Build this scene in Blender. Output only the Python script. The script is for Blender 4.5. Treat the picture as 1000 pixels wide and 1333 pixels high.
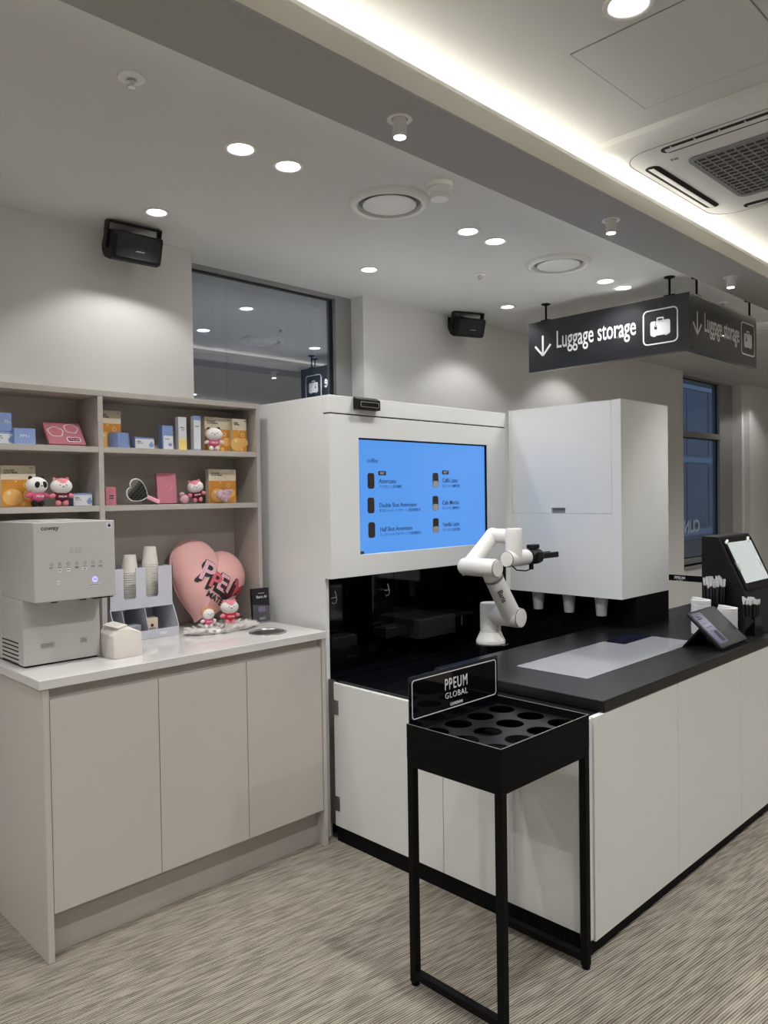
import bpy, bmesh, math, random
from mathutils import Vector, Matrix, Euler
random.seed(7)
for o in list(bpy.data.objects): bpy.data.objects.remove(o, do_unlink=True)
SC = bpy.context.scene
COL = SC.collection
PI = math.pi
# ------------------------------------------------------------------ camera, world, exposure
# World axes: X runs along the back wall to the right, Y towards the back wall, Z up. Camera at (0, 0, 1.5).
FPX, YAW, PIT, ROL, CH = 1003.27, 0.779024592, -0.0208941, -0.014967627, 1.5
def cam_axes():
    f = Vector((math.sin(YAW)*math.cos(PIT), math.cos(YAW)*math.cos(PIT), math.sin(PIT)))
    r = Vector((math.cos(YAW), -math.sin(YAW), 0)); u = r.cross(f)
    r2 = r*math.cos(ROL) + u*math.sin(ROL); u2 = -r*math.sin(ROL) + u*math.cos(ROL)
    return r2, u2, f
CR, CU, CF = cam_axes()
cam = bpy.data.objects.new('camera', bpy.data.cameras.new('camera')); COL.objects.link(cam)
cam.matrix_world = Matrix(((CR.x, CU.x, -CF.x, 0), (CR.y, CU.y, -CF.y, 0), (CR.z, CU.z, -CF.z, CH), (0, 0, 0, 1)))
cam.data.sensor_fit = 'VERTICAL'; cam.data.sensor_height = 36.0; cam.data.lens = FPX*36.0/1333.0
cam.data.clip_start = 0.05; cam.data.clip_end = 200
SC.camera = cam
def ray(x, y): return CR*((x-500)/FPX) - CU*((y-666.5)/FPX) + CF
CC = Vector((0, 0, CH))
def aty(x, y, Y): d = ray(x, y); return CC + d*(Y/d.y)
def atx(x, y, X): d = ray(x, y); return CC + d*(X/d.x)
def atz(x, y, Z): d = ray(x, y); return CC + d*((Z-CH)/d.z)

w = bpy.data.worlds.new('dusk'); SC.world = w; w.use_nodes = True
w.node_tree.nodes['Background'].inputs[0].default_value = (0.17, 0.29, 0.46, 1)
w.node_tree.nodes['Background'].inputs[1].default_value = 0.5
SC.view_settings.view_transform = 'Standard'; SC.view_settings.look = 'None'
SC.view_settings.gamma = 1.0; SC.view_settings.use_curve_mapping = False
SC.view_settings.exposure = 1.0
E_DOWN, E_PAIR, E_BEAM, E_BIG, E_COVE = 6.5, 8.5, 5.0, 46.0, 15.0

# ------------------------------------------------------------------ materials
def srgb(r, g, b):
    f = lambda c: (c/255)/12.92 if c/255 <= .04045 else ((c/255+.055)/1.055)**2.4
    return (f(r), f(g), f(b), 1)
MATS = {}
def mat(name, rgb, rough=.5, metal=0., spec=.5, noise=0., nscale=30., bump=0., bscale=200., coat=0., emit=None, estr=1., ior=None, stretch=None):
    if name in MATS: return MATS[name]
    m = bpy.data.materials.new(name); m.use_nodes = True; MATS[name] = m
    nt = m.node_tree; b = nt.nodes['Principled BSDF']
    c = srgb(*rgb) if max(rgb) > 1 else (*rgb, 1)
    b.inputs['Base Color'].default_value = c
    b.inputs['Roughness'].default_value = rough; b.inputs['Metallic'].default_value = metal
    b.inputs['Specular IOR Level'].default_value = spec
    if ior: b.inputs['IOR'].default_value = ior
    if coat: b.inputs['Coat Weight'].default_value = coat; b.inputs['Coat Roughness'].default_value = .03
    if emit:
        b.inputs['Emission Color'].default_value = srgb(*emit); b.inputs['Emission Strength'].default_value = estr
    if noise or bump:
        tc = nt.nodes.new('ShaderNodeTexCoord'); mp = nt.nodes.new('ShaderNodeMapping')
        nt.links.new(tc.outputs['Object'], mp.inputs[0])
        if stretch: mp.inputs['Scale'].default_value = stretch
    if noise:
        n = nt.nodes.new('ShaderNodeTexNoise'); n.inputs['Scale'].default_value = nscale; n.inputs['Detail'].default_value = 4
        nt.links.new(mp.outputs[0], n.inputs['Vector'])
        mx = nt.nodes.new('ShaderNodeMix'); mx.data_type = 'RGBA'
        mx.inputs[6].default_value = tuple(v*(1-noise) for v in c[:3])+(1,)
        mx.inputs[7].default_value = tuple(min(1, v*(1+noise)) for v in c[:3])+(1,)
        nt.links.new(n.outputs['Fac'], mx.inputs[0]); nt.links.new(mx.outputs[2], b.inputs['Base Color'])
    if bump:
        n2 = nt.nodes.new('ShaderNodeTexNoise'); n2.inputs['Scale'].default_value = bscale
        nt.links.new(mp.outputs[0], n2.inputs['Vector'])
        bp = nt.nodes.new('ShaderNodeBump'); bp.inputs['Strength'].default_value = bump; bp.inputs['Distance'].default_value = .002
        nt.links.new(n2.outputs['Fac'], bp.inputs['Height']); nt.links.new(bp.outputs[0], b.inputs['Normal'])
    return m
def emat(name, rgb, s):
    if name in MATS: return MATS[name]
    m = bpy.data.materials.new(name); m.use_nodes = True; MATS[name] = m; nt = m.node_tree
    e = nt.nodes.new('ShaderNodeEmission'); e.inputs[0].default_value = srgb(*rgb); e.inputs[1].default_value = s
    nt.nodes.remove(nt.nodes['Principled BSDF']); nt.links.new(e.outputs[0], nt.nodes['Material Output'].inputs[0])
    return m
def glassmat(name, tint=(.55, .62, .70), refl=.42):
    m = bpy.data.materials.new(name); m.use_nodes = True; nt = m.node_tree; nt.nodes.remove(nt.nodes['Principled BSDF'])
    t = nt.nodes.new('ShaderNodeBsdfTransparent'); t.inputs[0].default_value = (*tint, 1)
    g = nt.nodes.new('ShaderNodeBsdfGlossy'); g.inputs['Roughness'].default_value = 0.0; g.inputs[0].default_value = (.92, .96, 1, 1)
    f = nt.nodes.new('ShaderNodeFresnel'); f.inputs[0].default_value = 1.5
    a = nt.nodes.new('ShaderNodeMath'); a.operation = 'MULTIPLY_ADD'; a.use_clamp = True; a.inputs[1].default_value = 1.6; a.inputs[2].default_value = refl
    ge = nt.nodes.new('ShaderNodeNewGeometry'); io = nt.nodes.new('ShaderNodeMath'); io.operation = 'MULTIPLY_ADD'   # same Fresnel on both faces of the pane
    io.inputs[1].default_value = 1/1.5-1.5; io.inputs[2].default_value = 1.5
    nt.links.new(ge.outputs['Backfacing'], io.inputs[0]); nt.links.new(io.outputs[0], f.inputs[0])
    mx = nt.nodes.new('ShaderNodeMixShader')
    nt.links.new(f.outputs[0], a.inputs[0]); nt.links.new(a.outputs[0], mx.inputs[0])
    nt.links.new(t.outputs[0], mx.inputs[1]); nt.links.new(g.outputs[0], mx.inputs[2]); nt.links.new(mx.outputs[0], nt.nodes['Material Output'].inputs[0])
    return m
M_WALL = mat('wall paint', (.76, .75, .735), .85, noise=.02, nscale=3, bump=.05, bscale=120)
M_CEIL = mat('ceiling paint', (.66, .658, .645), .9, noise=.015, nscale=2)
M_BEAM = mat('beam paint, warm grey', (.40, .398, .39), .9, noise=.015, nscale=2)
M_LIP = mat('cove lip, warm white', (.78, .76, .69), .8, noise=.03, nscale=4)  # cream lip; the cove's glow on it is put into this paler colour
M_WHITE = mat('white lacquer panel', (.80, .81, .80), .20, noise=.01, nscale=2)
M_WHITE2 = mat('white plastic', (.82, .82, .80), .35)
M_GREY = mat('greige laminate', (.56, .525, .49), .45, noise=.03, nscale=2)
M_SHELF = mat('greige woodgrain laminate', (.47, .435, .40), .5, noise=.10, nscale=6, stretch=(1, 1, 14))
M_TOP = mat('speckled white quartz', (.68, .665, .65), .06, noise=.07, nscale=260)
M_BLACK = mat('black powder coat', (.004, .004, .005), .6, spec=.12)
M_GLOSS = mat('black gloss panel', (.004, .004, .006), .06)
M_SLAB = mat('matte black solid surface', (.008, .0085, .0095), .28, spec=.32, bump=.03, bscale=500)
M_DARK = mat('dark grey plastic', (.010, .010, .012), .45, spec=.25)
M_CHROME = mat('brushed steel', (.62, .62, .62), .25, metal=1)
M_FRAME = mat('grey aluminium window frame', (.34, .335, .33), .45, metal=.3)
M_GASKET = mat('black gasket', (.01, .01, .012), .6)
M_INK = mat('dark print', (.02, .02, .022), .6)
M_PRINTW = mat('white print', (.80, .80, .82), .5)
M_LENS = emat('lamp diffuser', (255, 253, 250), 8)
M_LED = emat('LED strip', (255, 250, 238), E_COVE)
M_ROBOT = mat('robot white shell', (.80, .79, .76), .35)
M_PINK = mat('pink plush', (228, 138, 150), .9, noise=.12, nscale=150, bump=.5, bscale=600)
M_PLW = mat('white plush', (232, 228, 226), .9, noise=.05, nscale=150, bump=.5, bscale=600)
M_BLK = mat('black plush', (22, 22, 24), .9)
M_SHIRTP = mat('pink knit', (216, 92, 132), .9, bump=.3, bscale=900)
M_SHIRTM = mat('maroon knit', (104, 24, 44), .9, bump=.3, bscale=900)
M_SHIRTR = mat('red knit', (214, 48, 70), .9, bump=.3, bscale=900)
M_BLUEBOX = mat('blue card', (138, 162, 212), .6, noise=.04, nscale=40)
M_BLUEDK = mat('shaded blue card', (108, 136, 196), .6)
M_CARDW = mat('white card', (228, 230, 236), .55)
M_CREAM = mat('cream card', (226, 214, 192), .55)
M_ORANGE = mat('amber print', (218, 148, 56), .45, noise=.25, nscale=22)
M_ORANGE2 = mat('pale amber print', (240, 190, 112), .35, noise=.1, nscale=40)
M_PINKBOX = mat('pink card', (208, 128, 142), .6, noise=.12, nscale=90)
M_PINKLT = mat('pale pink plastic', (246, 176, 194), .4)

# ------------------------------------------------------------------ mesh helpers
WL = {}
def wl(o): return WL.get(o.name, Vector((0, 0, 0))) if o else Vector((0, 0, 0))
def setp(o, label=None, cat=None, group=None, kind=None):
    if label: o['label'] = label
    if cat: o['category'] = cat
    if group: o['group'] = group
    if kind: o['kind'] = kind
    return o
def thing(name, label, cat, loc, group=None):
    o = bpy.data.objects.new(name, None); COL.objects.link(o); o.location = loc; o.empty_display_size = .05
    WL[o.name] = Vector(loc); return setp(o, label, cat, group)
class MB:
    def __init__(s): s.v = []; s.f = []
    def add(s, vs, fs):
        n = len(s.v); s.v += [Vector(p) for p in vs]; s.f += [tuple(i+n for i in f) for f in fs]; return s
    def box(s, x0, x1, y0, y1, z0, z1):
        return s.add([(x0,y0,z0),(x1,y0,z0),(x1,y1,z0),(x0,y1,z0),(x0,y0,z1),(x1,y0,z1),(x1,y1,z1),(x0,y1,z1)],
                     [(3,2,1,0),(4,5,6,7),(0,1,5,4),(1,2,6,5),(2,3,7,6),(3,0,4,7)])
    def loft(s, rings, cap=True, closed=True):
        n = len(rings[0]); base = len(s.v); 
        for r in rings: s.v += [Vector(p) for p in r]
        for i in range(len(rings)-1):
            for j in range(n if closed else n-1):
                a = base+i*n+j; b = base+i*n+(j+1) % n
                s.f.append((a, b, b+n, a+n))
        if cap:
            s.f.append(tuple(base+j for j in reversed(range(n)))); s.f.append(tuple(base+(len(rings)-1)*n+j for j in range(n)))
        return s
    def lathe(s, c, axis, prof, n=24, cap=True):      # prof: (radius, distance along axis)
        a = Vector(axis).normalized(); t = Vector((0,0,1)) if abs(a.z) < .9 else Vector((1,0,0))
        u = a.cross(t).normalized(); v = a.cross(u); c = Vector(c)
        return s.loft([[c + a*h + (u*math.cos(2*PI*k/n)+v*math.sin(2*PI*k/n))*r for k in range(n)] for r, h in prof], cap)
    def cyl(s, p, q, r, r2=None, n=24):
        p = Vector(p); q = Vector(q); return s.lathe(p, q-p, [(r, 0), (r if r2 is None else r2, (q-p).length)], n)
    def capsule(s, p, q, r, n=20, k=5):
        p = Vector(p); q = Vector(q); L = (q-p).length
        pr = [(max(r*math.cos(PI/2*(1-i/k)), r*.02), -r*math.sin(PI/2*(1-i/k))) for i in range(k+1)]
        pr += [(max(r*math.cos(PI/2*i/k), r*.02), L+r*math.sin(PI/2*i/k)) for i in range(k+1)]
        return s.lathe(p, q-p, pr, n)
    def ball(s, c, r, n=16, m=10, rot=None):
        if not hasattr(r, '__len__'): r = (r, r, r)
        R = rot.to_matrix() if rot else Matrix.Identity(3); c = Vector(c)
        rings = []
        for i in range(m+1):
            th = PI*(.02+.96*i/m)
            rings.append([c + R @ Vector((r[0]*math.sin(th)*math.cos(2*PI*k/n), r[1]*math.sin(th)*math.sin(2*PI*k/n), -r[2]*math.cos(th))) for k in range(n)])
        return s.loft(rings)
    def tube(s, pts, r, n=8):
        pts = [Vector(p) for p in pts]; rings = []; prev = None
        for i, p in enumerate(pts):
            d = (pts[min(i+1, len(pts)-1)]-pts[max(i-1, 0)]).normalized()
            u = prev - d*prev.dot(d) if prev else d.orthogonal()
            u.normalize(); prev = u; v = d.cross(u)
            rr = r[i] if hasattr(r, '__len__') else r
            rings.append([p+(u*math.cos(2*PI*k/n)+v*math.sin(2*PI*k/n))*rr for k in range(n)])
        return s.loft(rings)
    def prism(s, poly, o, u, v, d):                   # 2-D polygon in the plane (o,u,v) pushed along d
        o = Vector(o); u = Vector(u); v = Vector(v); d = Vector(d)
        return s.loft([[o+u*a+v*b for a, b in poly], [o+u*a+v*b+d for a, b in poly]])
    def ring(s, outer, inner, o, u, v, d):            # frame between two 2-D loops of equal length
        o = Vector(o); u = Vector(u); v = Vector(v); d = Vector(d); n = len(outer)
        P = lambda l, k: [o+u*a+v*b+d*k for a, b in l]
        b = len(s.v); s.v += P(outer, 0)+P(inner, 0)+P(inner, 1)+P(outer, 1)
        for j in range(n):
            k = (j+1) % n
            for q in range(4):
                r = (q+1) % 4
                s.f.append((b+q*n+j, b+q*n+k, b+r*n+k, b+r*n+j))
        return s
    def build(s, name, m, parent=None, smooth=False, bevel=0, seg=2, loc=None, xf=None):
        me = bpy.data.meshes.new(name)
        vs = [xf @ p for p in s.v] if xf else s.v
        org = wl(parent) if parent else (Vector(loc) if loc is not None else base_of(vs))
        me.from_pydata([tuple(p-org) for p in vs], [], s.f)
        bm = bmesh.new(); bm.from_mesh(me)
        bmesh.ops.recalc_face_normals(bm, faces=bm.faces)
        if bevel: bmesh.ops.bevel(bm, geom=list(bm.edges), offset=bevel, segments=seg, affect='EDGES', profile=.5, clamp_overlap=True)
        bm.to_mesh(me); bm.free()
        if smooth:
            me.polygons.foreach_set('use_smooth', [True]*len(me.polygons))
            try: me.set_sharp_from_angle(angle=math.radians(40))
            except Exception: pass
        me.materials.append(m); me.update()
        o = bpy.data.objects.new(name, me); COL.objects.link(o)
        if parent: o.parent = parent; WL[o.name] = org
        else: o.location = org; WL[o.name] = org
        return o
def base_of(vs):
    xs = [p.x for p in vs]; ys = [p.y for p in vs]; zs = [p.z for p in vs]
    return Vector(((min(xs)+max(xs))/2, (min(ys)+max(ys))/2, min(zs)))
def box(name, x0, x1, y0, y1, z0, z1, m, parent=None, bevel=0, **k):
    return MB().box(x0, x1, y0, y1, z0, z1).build(name, m, parent, bevel=bevel, **k)
def struct(name, mb, m, label=None, **k):
    o = mb.build(name, m, **k); o['kind'] = 'structure'
    if label: o['label'] = label
    return o
def rrect(w, h, r, n=5, cx=0, cy=0):
    pts = []
    for sx, sy, a0 in ((1,1,0),(-1,1,90),(-1,-1,180),(1,-1,270)):
        for i in range(n+1):
            a = math.radians(a0+90*i/n); pts.append((cx+sx*(w/2-r)+r*math.cos(a), cy+sy*(h/2-r)+r*math.sin(a)))
    return pts
def circle(r, n=32, cx=0, cy=0): return [(cx+r*math.cos(2*PI*k/n), cy+r*math.sin(2*PI*k/n)) for k in range(n)]
def text(name, body, o, u, v, size, m, parent, xs=1., bold=0., align='CENTER', ext=.0004, fn=None, shear=0., fit=None, space=1.):
    cu = bpy.data.curves.new('t', 'FONT'); cu.body = body; cu.size = size; cu.align_x = align; cu.offset = bold; cu.space_character = space
    cu.extrude = 0 if fn else ext; cu.resolution_u = 3; cu.shear = shear; cu.fill_mode = 'FRONT' if fn else 'BOTH'
    ob = bpy.data.objects.new('t', cu); COL.objects.link(ob)
    dg = bpy.context.evaluated_depsgraph_get()
    me = bpy.data.meshes.new_from_object(ob.evaluated_get(dg))
    bpy.data.objects.remove(ob); bpy.data.curves.remove(cu)
    if fit: xs_ = [q.co.x for q in me.vertices]; xs = fit/(max(xs_)-min(xs_))
    u = Vector(u).normalized(); v = Vector(v).normalized(); nrm = u.cross(v); o = Vector(o); org = wl(parent)
    if fn:
        for q in me.vertices: q.co = fn(q.co.x*xs, q.co.y) - org
    else:
        for q in me.vertices: q.co = o + u*(q.co.x*xs) + v*q.co.y + nrm*q.co.z - org
    me.name = name; me.materials.clear(); me.materials.append(m)
    ob = bpy.data.objects.new(name, me); COL.objects.link(ob); ob.parent = parent; WL[ob.name] = org
    return ob
UX, UY, UZ = Vector((1,0,0)), Vector((0,1,0)), Vector((0,0,1))

# ------------------------------------------------------------------ the room
ZC, ZU, ZB = 2.65, 2.70, 2.55          # lower ceiling, raised ceiling, beam underside
YW, YR = 3.18, 3.235                   # wall face left of the big window, wall face right of it
XL, XR, YN = -3.0, 11.0, -4.2
def carpet():
    m = bpy.data.materials.new('striped loop carpet'); m.use_nodes = True; nt = m.node_tree; b = nt.nodes['Principled BSDF']
    N = nt.nodes.new; L = nt.links.new
    tc = N('ShaderNodeTexCoord'); mp = N('ShaderNodeMapping'); mp.inputs['Rotation'].default_value = (0, 0, math.radians(6)); L(tc.outputs['Object'], mp.inputs[0])
    wv = N('ShaderNodeTexWave'); wv.wave_type = 'BANDS'; wv.bands_direction = 'Y'; wv.inputs['Scale'].default_value = 38; wv.inputs['Distortion'].default_value = .35
    wv.inputs['Detail'].default_value = 1; wv.inputs['Detail Scale'].default_value = .4; L(mp.outputs[0], wv.inputs['Vector'])
    m2 = N('ShaderNodeMapping'); m2.inputs['Scale'].default_value = (8, 95, 1); L(mp.outputs[0], m2.inputs[0])
    n1 = N('ShaderNodeTexNoise'); n1.inputs['Scale'].default_value = 1; n1.inputs['Detail'].default_value = 2; L(m2.outputs[0], n1.inputs['Vector'])
    m3 = N('ShaderNodeMapping'); m3.inputs['Scale'].default_value = (.5, 2.2, 1); L(mp.outputs[0], m3.inputs[0])
    n2 = N('ShaderNodeTexNoise'); n2.inputs['Scale'].default_value = 1; n2.inputs['Detail'].default_value = 2; L(m3.outputs[0], n2.inputs['Vector'])
    n3 = N('ShaderNodeTexNoise'); n3.inputs['Scale'].default_value = 420; L(mp.outputs[0], n3.inputs['Vector'])
    r1 = N('ShaderNodeValToRGB'); r1.color_ramp.elements[0].position = .36; r1.color_ramp.elements[1].position = .62; L(n1.outputs['Fac'], r1.inputs[0])
    def mth(op, a, b_):
        q = N('ShaderNodeMath'); q.operation = op
        for i, x in enumerate((a, b_)):
            if isinstance(x, (int, float)): q.inputs[i].default_value = x
            else: L(x, q.inputs[i])
        return q.outputs[0]
    s = mth('ADD', mth('MULTIPLY', r1.outputs[0], .36), mth('MULTIPLY', wv.outputs['Fac'], .50))
    s = mth('ADD', s, mth('MULTIPLY', mth('SUBTRACT', n2.outputs['Fac'], .5), .35))
    s = mth('ADD', s, mth('MULTIPLY', mth('SUBTRACT', n3.outputs['Fac'], .5), .5))
    cr = N('ShaderNodeValToRGB'); e = cr.color_ramp.elements
    e[0].position = .05; e[0].color = (.105, .088, .068, 1); e[1].position = .85; e[1].color = (.475, .43, .36, 1)
    L(s, cr.inputs[0]); L(cr.outputs[0], b.inputs['Base Color'])
    b.inputs['Roughness'].default_value = .95; b.inputs['Specular IOR Level'].default_value = .1
    bp = N('ShaderNodeBump'); bp.inputs['Strength'].default_value = .5; bp.inputs['Distance'].default_value = .004
    L(mth('ADD', wv.outputs['Fac'], n3.outputs['Fac']), bp.inputs['Height']); L(bp.outputs[0], b.inputs['Normal'])
    return m
struct('floor', MB().box(XL, XR, YN, 3.6, -.1, 0), carpet(), 'grey-beige carpet with fine broken stripes', loc=(0, 0, 0))
# lower ceiling over the cabinets, continuing into the window reveals
struct('ceiling', MB().box(XL, XR, 1.50, 3.6, ZC, ZC+.12), M_CEIL, 'lower white ceiling above the shelves and coffee kiosk')
struct('ceiling', MB().box(XL, XR, -1.75, 1.50, ZU, ZU+.12), M_CEIL, 'raised ceiling panel with the air conditioner')
struct('ceiling', MB().box(XL, XR, YN, -1.75, ZC, ZC+.12), M_CEIL, 'lower ceiling behind the camera')
# cove beams: a bottom plate with two lips, a core up to the ceiling, LED strips lying inside
def beam(n, y0, y1, lipn, lipf, ledn, ledf):
    yc = (y0+y1)/2; t = .014
    prof = [(y0, 0), (y1, 0), (y1, .006), (yc+.035, .006), (yc+.035, .20), (yc-.035, .20), (yc-.035, .006), (y0, .006)]
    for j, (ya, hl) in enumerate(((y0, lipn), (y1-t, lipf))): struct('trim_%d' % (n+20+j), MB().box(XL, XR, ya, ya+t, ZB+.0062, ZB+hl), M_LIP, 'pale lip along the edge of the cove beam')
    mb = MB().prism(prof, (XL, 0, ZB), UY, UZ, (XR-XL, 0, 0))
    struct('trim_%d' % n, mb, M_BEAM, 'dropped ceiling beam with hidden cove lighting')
    for y, on in ((yc-.0415, ledn), (yc+.0355, ledf)):
        if on:
            s = struct('trim_%d' % (n+on), MB().box(XL+.05, XR-.05, y, y+.006, ZB+(.050 if abs(y) < abs(yc) else .040), ZB+(.062 if abs(y) < abs(yc) else .050)), M_LED if on < 3 else M_LED2, 'cove LED strip lying behind the beam lip')
M_LED2 = emat('LED strip dim', (255, 250, 238), E_COVE*.35)
beam(1, 1.390, 1.635, .068, .055, 1, 3)
beam(5, -1.87, -1.62, .055, .068, 4, 1)
# back wall with two windows. Left wall face YW, then the window bay, then the right wall face YR
X_W0 = aty(249, 330, YW).x; X_W1 = aty(472.5, 400, YR).x
Y_G = atx(457, 400, X_W1).y               # plane of the window frame, from the visible depth of the reveal
Z_SILL = 0.85
struct('wall_back', MB().box(XL, X_W0, YW, YW+.45, 0, ZC), M_WALL, 'off-white wall above the shelves')
struct('wall_back', MB().box(X_W0, X_W1, Y_G, Y_G+.25, 0, Z_SILL), M_WALL, 'wall below the big window')
X_V0 = aty(889.5, 560, YR).x; X_V1 = aty(966, 560, YR).x
struct('wall_back', MB().box(X_W1, X_V0, YR, YR+.45, 0, ZC), M_WALL, 'off-white wall behind the coffee kiosk')
z_vs = aty(892, 738, YR).z
struct('wall_back', MB().box(X_V0, X_V1, YR, YR+.19, 0, z_vs), M_WALL, 'wall below the far window')
struct('wall_back', MB().box(X_V1, XR, YR, YR+.19, 0, ZC), M_WALL, 'wall right of the far window')
struct('wall_back', MB().box(aty(976, 560, YR-.06).x, XR, YR-.06, YR+.01, 0, ZC), M_WALL, 'shallow pier beside the far window')
struct('wall_left', MB().box(XL-.2, XL, YN, 3.6, 0, ZC+.2), M_WALL)
struct('wall_right', MB().box(XR, XR+.2, YN, 3.6, 0, ZC+.2), M_WALL)
struct('wall_front', MB().box(XL, XR, YN-.2, YN, 0, ZC+.2), M_WALL)
M_GLASS = glassmat('window glass')
def window(n, x0, x1, z0, z1, yf, transoms, fl, fr, label, gm=None):
    o = bpy.data.objects.new('window_%d' % n, None); COL.objects.link(o); o.location = (x0, yf, z0); WL[o.name] = Vector((x0, yf, z0)); setp(o, label, kind='structure')
    mb = MB().box(x0, x0+fl, yf, yf+.08, z0, z1).box(x1-fr, x1, yf, yf+.08, z0, z1).box(x0+fl, x1-fr, yf, yf+.08, z1-.018, z1).box(x0+fl, x1-fr, yf, yf+.08, z0, z0+.05)
    mb.build('window_frame', M_FRAME, o, bevel=.002)
    zs = [z0+.05]+[t for t in transoms]+[z1-.018]
    for i in range(len(zs)-1):
        a = zs[i] if i == 0 else zs[i]+.055; b = zs[i+1]
        g = box('pane', x0+fl, x1-fr, yf+.04, yf+.046, a, b, gm or M_GLASS, o)
        MB().ring(rrect(x1-x0-fl-fr, b-a, .001, 1, (x0+fl+x1-fr)/2, (a+b)/2), rrect(x1-x0-fl-fr-.016, b-a-.016, .001, 1, (x0+fl+x1-fr)/2, (a+b)/2), (0, yf+.028, 0), UX, UZ, (0, .012, 0)).build('gasket', M_GASKET, o)
        if i: box('transom', x0+fl, x1-fr, yf-.03, yf+.07, zs[i], zs[i]+.055, M_FRAME, o, bevel=.002)
    return o
x_m = aty(437, 420, Y_G).x
window(1, X_W0-.35, X_W1, Z_SILL, ZC, Y_G, [], .05, X_W1-x_m, 'large fixed window above the kiosk mirroring the lit ceiling')
y2 = YR+.10; z_t = aty(893, 564, y2-.03).z-.03
W2 = window(2, X_V0-.25, X_V1, z_vs, ZC, y2, [z_t], .05, aty(966, 560, y2).x-aty(950, 560, y2).x, 'tall far window right of the white hopper cabinet', glassmat('plain window glass', (.80, .88, .96), .02))
struct('trim_9', MB().box(X_V0, X_V1, YR-.02, y2, z_vs-.03, z_vs), M_FRAME, 'sill of the far window', bevel=.003)
text('lettering', 'CLINIC', Vector((aty(912, 690, y2+.03).x, y2+.036, aty(905, 690, y2).z-.02)), (-1, 0, 0), UZ, .17, mat('frosted vinyl', (.5, .58, .66), .6), W2, align='LEFT', bold=.006)

# ------------------------------------------------------------------ lamps
def spot(o, loc, e, ang, blend, r=.035):
    L = bpy.data.lights.new('lamp_light', 'SPOT'); L.energy = e; L.spot_size = math.radians(ang); L.spot_blend = blend; L.shadow_soft_size = r
    L.color = (1.0, .99, .972)
    q = bpy.data.objects.new('lamp_light', L); COL.objects.link(q); q.parent = o; q.location = Vector(loc)-wl(o); return q
def downlight(x, y, z, r, label, e, ang=118, blend=.35, group='recessed downlights', tall=False):
    t = thing('recessed_downlight', label, 'ceiling light', (x, y, z), group)
    MB().lathe((x, y, z), (0, 0, -1), [(r*.70, -.004), (r*.74, .001), (r*.82, .005), (r*.98, .005), (r, .002), (r, -.004)], 36, cap=False).build('trim_ring', M_WHITE2, t, smooth=True)
    MB().lathe((x, y, z), (0, 0, -1), [(r*.72, -.003), (r*.72, .0015)], 32).build('diffuser', M_LENS, t)
    spot(t, (x, y, z-.012), e, ang, blend); return t
names_single = {0: 'round recessed downlight just above the left black wall speaker', 1: 'round recessed downlight in front of the right end of the big window', 2: 'round recessed downlight nearest the right black wall speaker'}
GD = 'single downlights along the wall side of the ceiling'; GP = 'paired downlights in the lower ceiling'
for k in (-2, -1, 0, 1, 2, 3, 6):
    downlight(1.549+1.172*k, 2.838, ZC, .048, names_single.get(k, 'round recessed downlight hidden behind the luggage sign' if k == 3 else 'round recessed downlight in the wall-side row, beyond the view'), E_DOWN, group=GD)
names_pair = {0: ('left of the nearest pair of downlights, left of the first round air diffuser', 'right of the nearest pair of downlights, left of the first round air diffuser'),
              1: ('left of the middle pair of downlights, between the two round air diffusers', 'right of the middle pair of downlights, between the two round air diffusers'),
              2: ('left of the far pair of downlights, above the luggage sign', 'right of the far pair of downlights, above the luggage sign')}
for k in range(-2, 4):
    nm = names_pair.get(k, ('paired round downlight hidden by the right half of the luggage sign',)*2 if k == 3 else ('one of a pair of round downlights beyond the view',)*2)
    for j, dx in enumerate((-.098, .098)): downlight(1.573+1.178*k+dx, 2.14, ZC, .053, nm[j], E_PAIR, 125, .5, group=GP)
names_beam = {0: 'small white cylinder spotlight on the beam, nearest the camera', 1: 'small white cylinder spotlight on the beam, left of the air conditioner corner', 2: 'small white cylinder spotlight on the beam, above the right end of the luggage sign'}
for k in range(-1, 5):
    x, y = 1.57+1.17*k, 1.505
    t = thing('cylinder_spotlight', names_beam.get(k, 'small white cylinder spotlight on the beam, beyond the view'), 'spotlight', (x, y, ZB), 'cylinder spotlights on the beam')
    MB().lathe((x, y, ZB), (0, 0, -1), [(.022, -.002), (.024, .001), (.034, .003), (.036, .0)], 32, cap=False).build('trim_ring', M_WHITE2, t, smooth=True)
    MB().lathe((x, y, ZB), (0, 0, -1), [(.0195, .0), (.0195, .048), (.017, .05), (.017, .046)], 24).build('lamp_tube', M_WHITE2, t, smooth=True)
    MB().lathe((x, y, ZB), (0, 0, -1), [(.0168, .049), (.0168, .0505)], 24).build('lens', M_LENS, t)
    spot(t, (x, y, ZB-.056), E_BEAM, 70, .6, .016)
for k in range(-1, 3):
    for y, lb in ((.931, 'large round downlight in the raised ceiling at the top edge of the picture'), (-1.1, None)):
        downlight(1.79+2.9*k, y, ZU, .062, lb if (lb and k == 0) else 'large round downlight in the raised ceiling, beyond the view', E_BIG, 140, .6, group='large downlights in the raised ceiling')
for k in range(-1, 4):
    downlight(1.3+2.0*k, -2.9, ZC, .053, 'round recessed downlight in the ceiling behind the camera', E_BIG*.7, 130, .6, group='downlights behind the camera')

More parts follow.
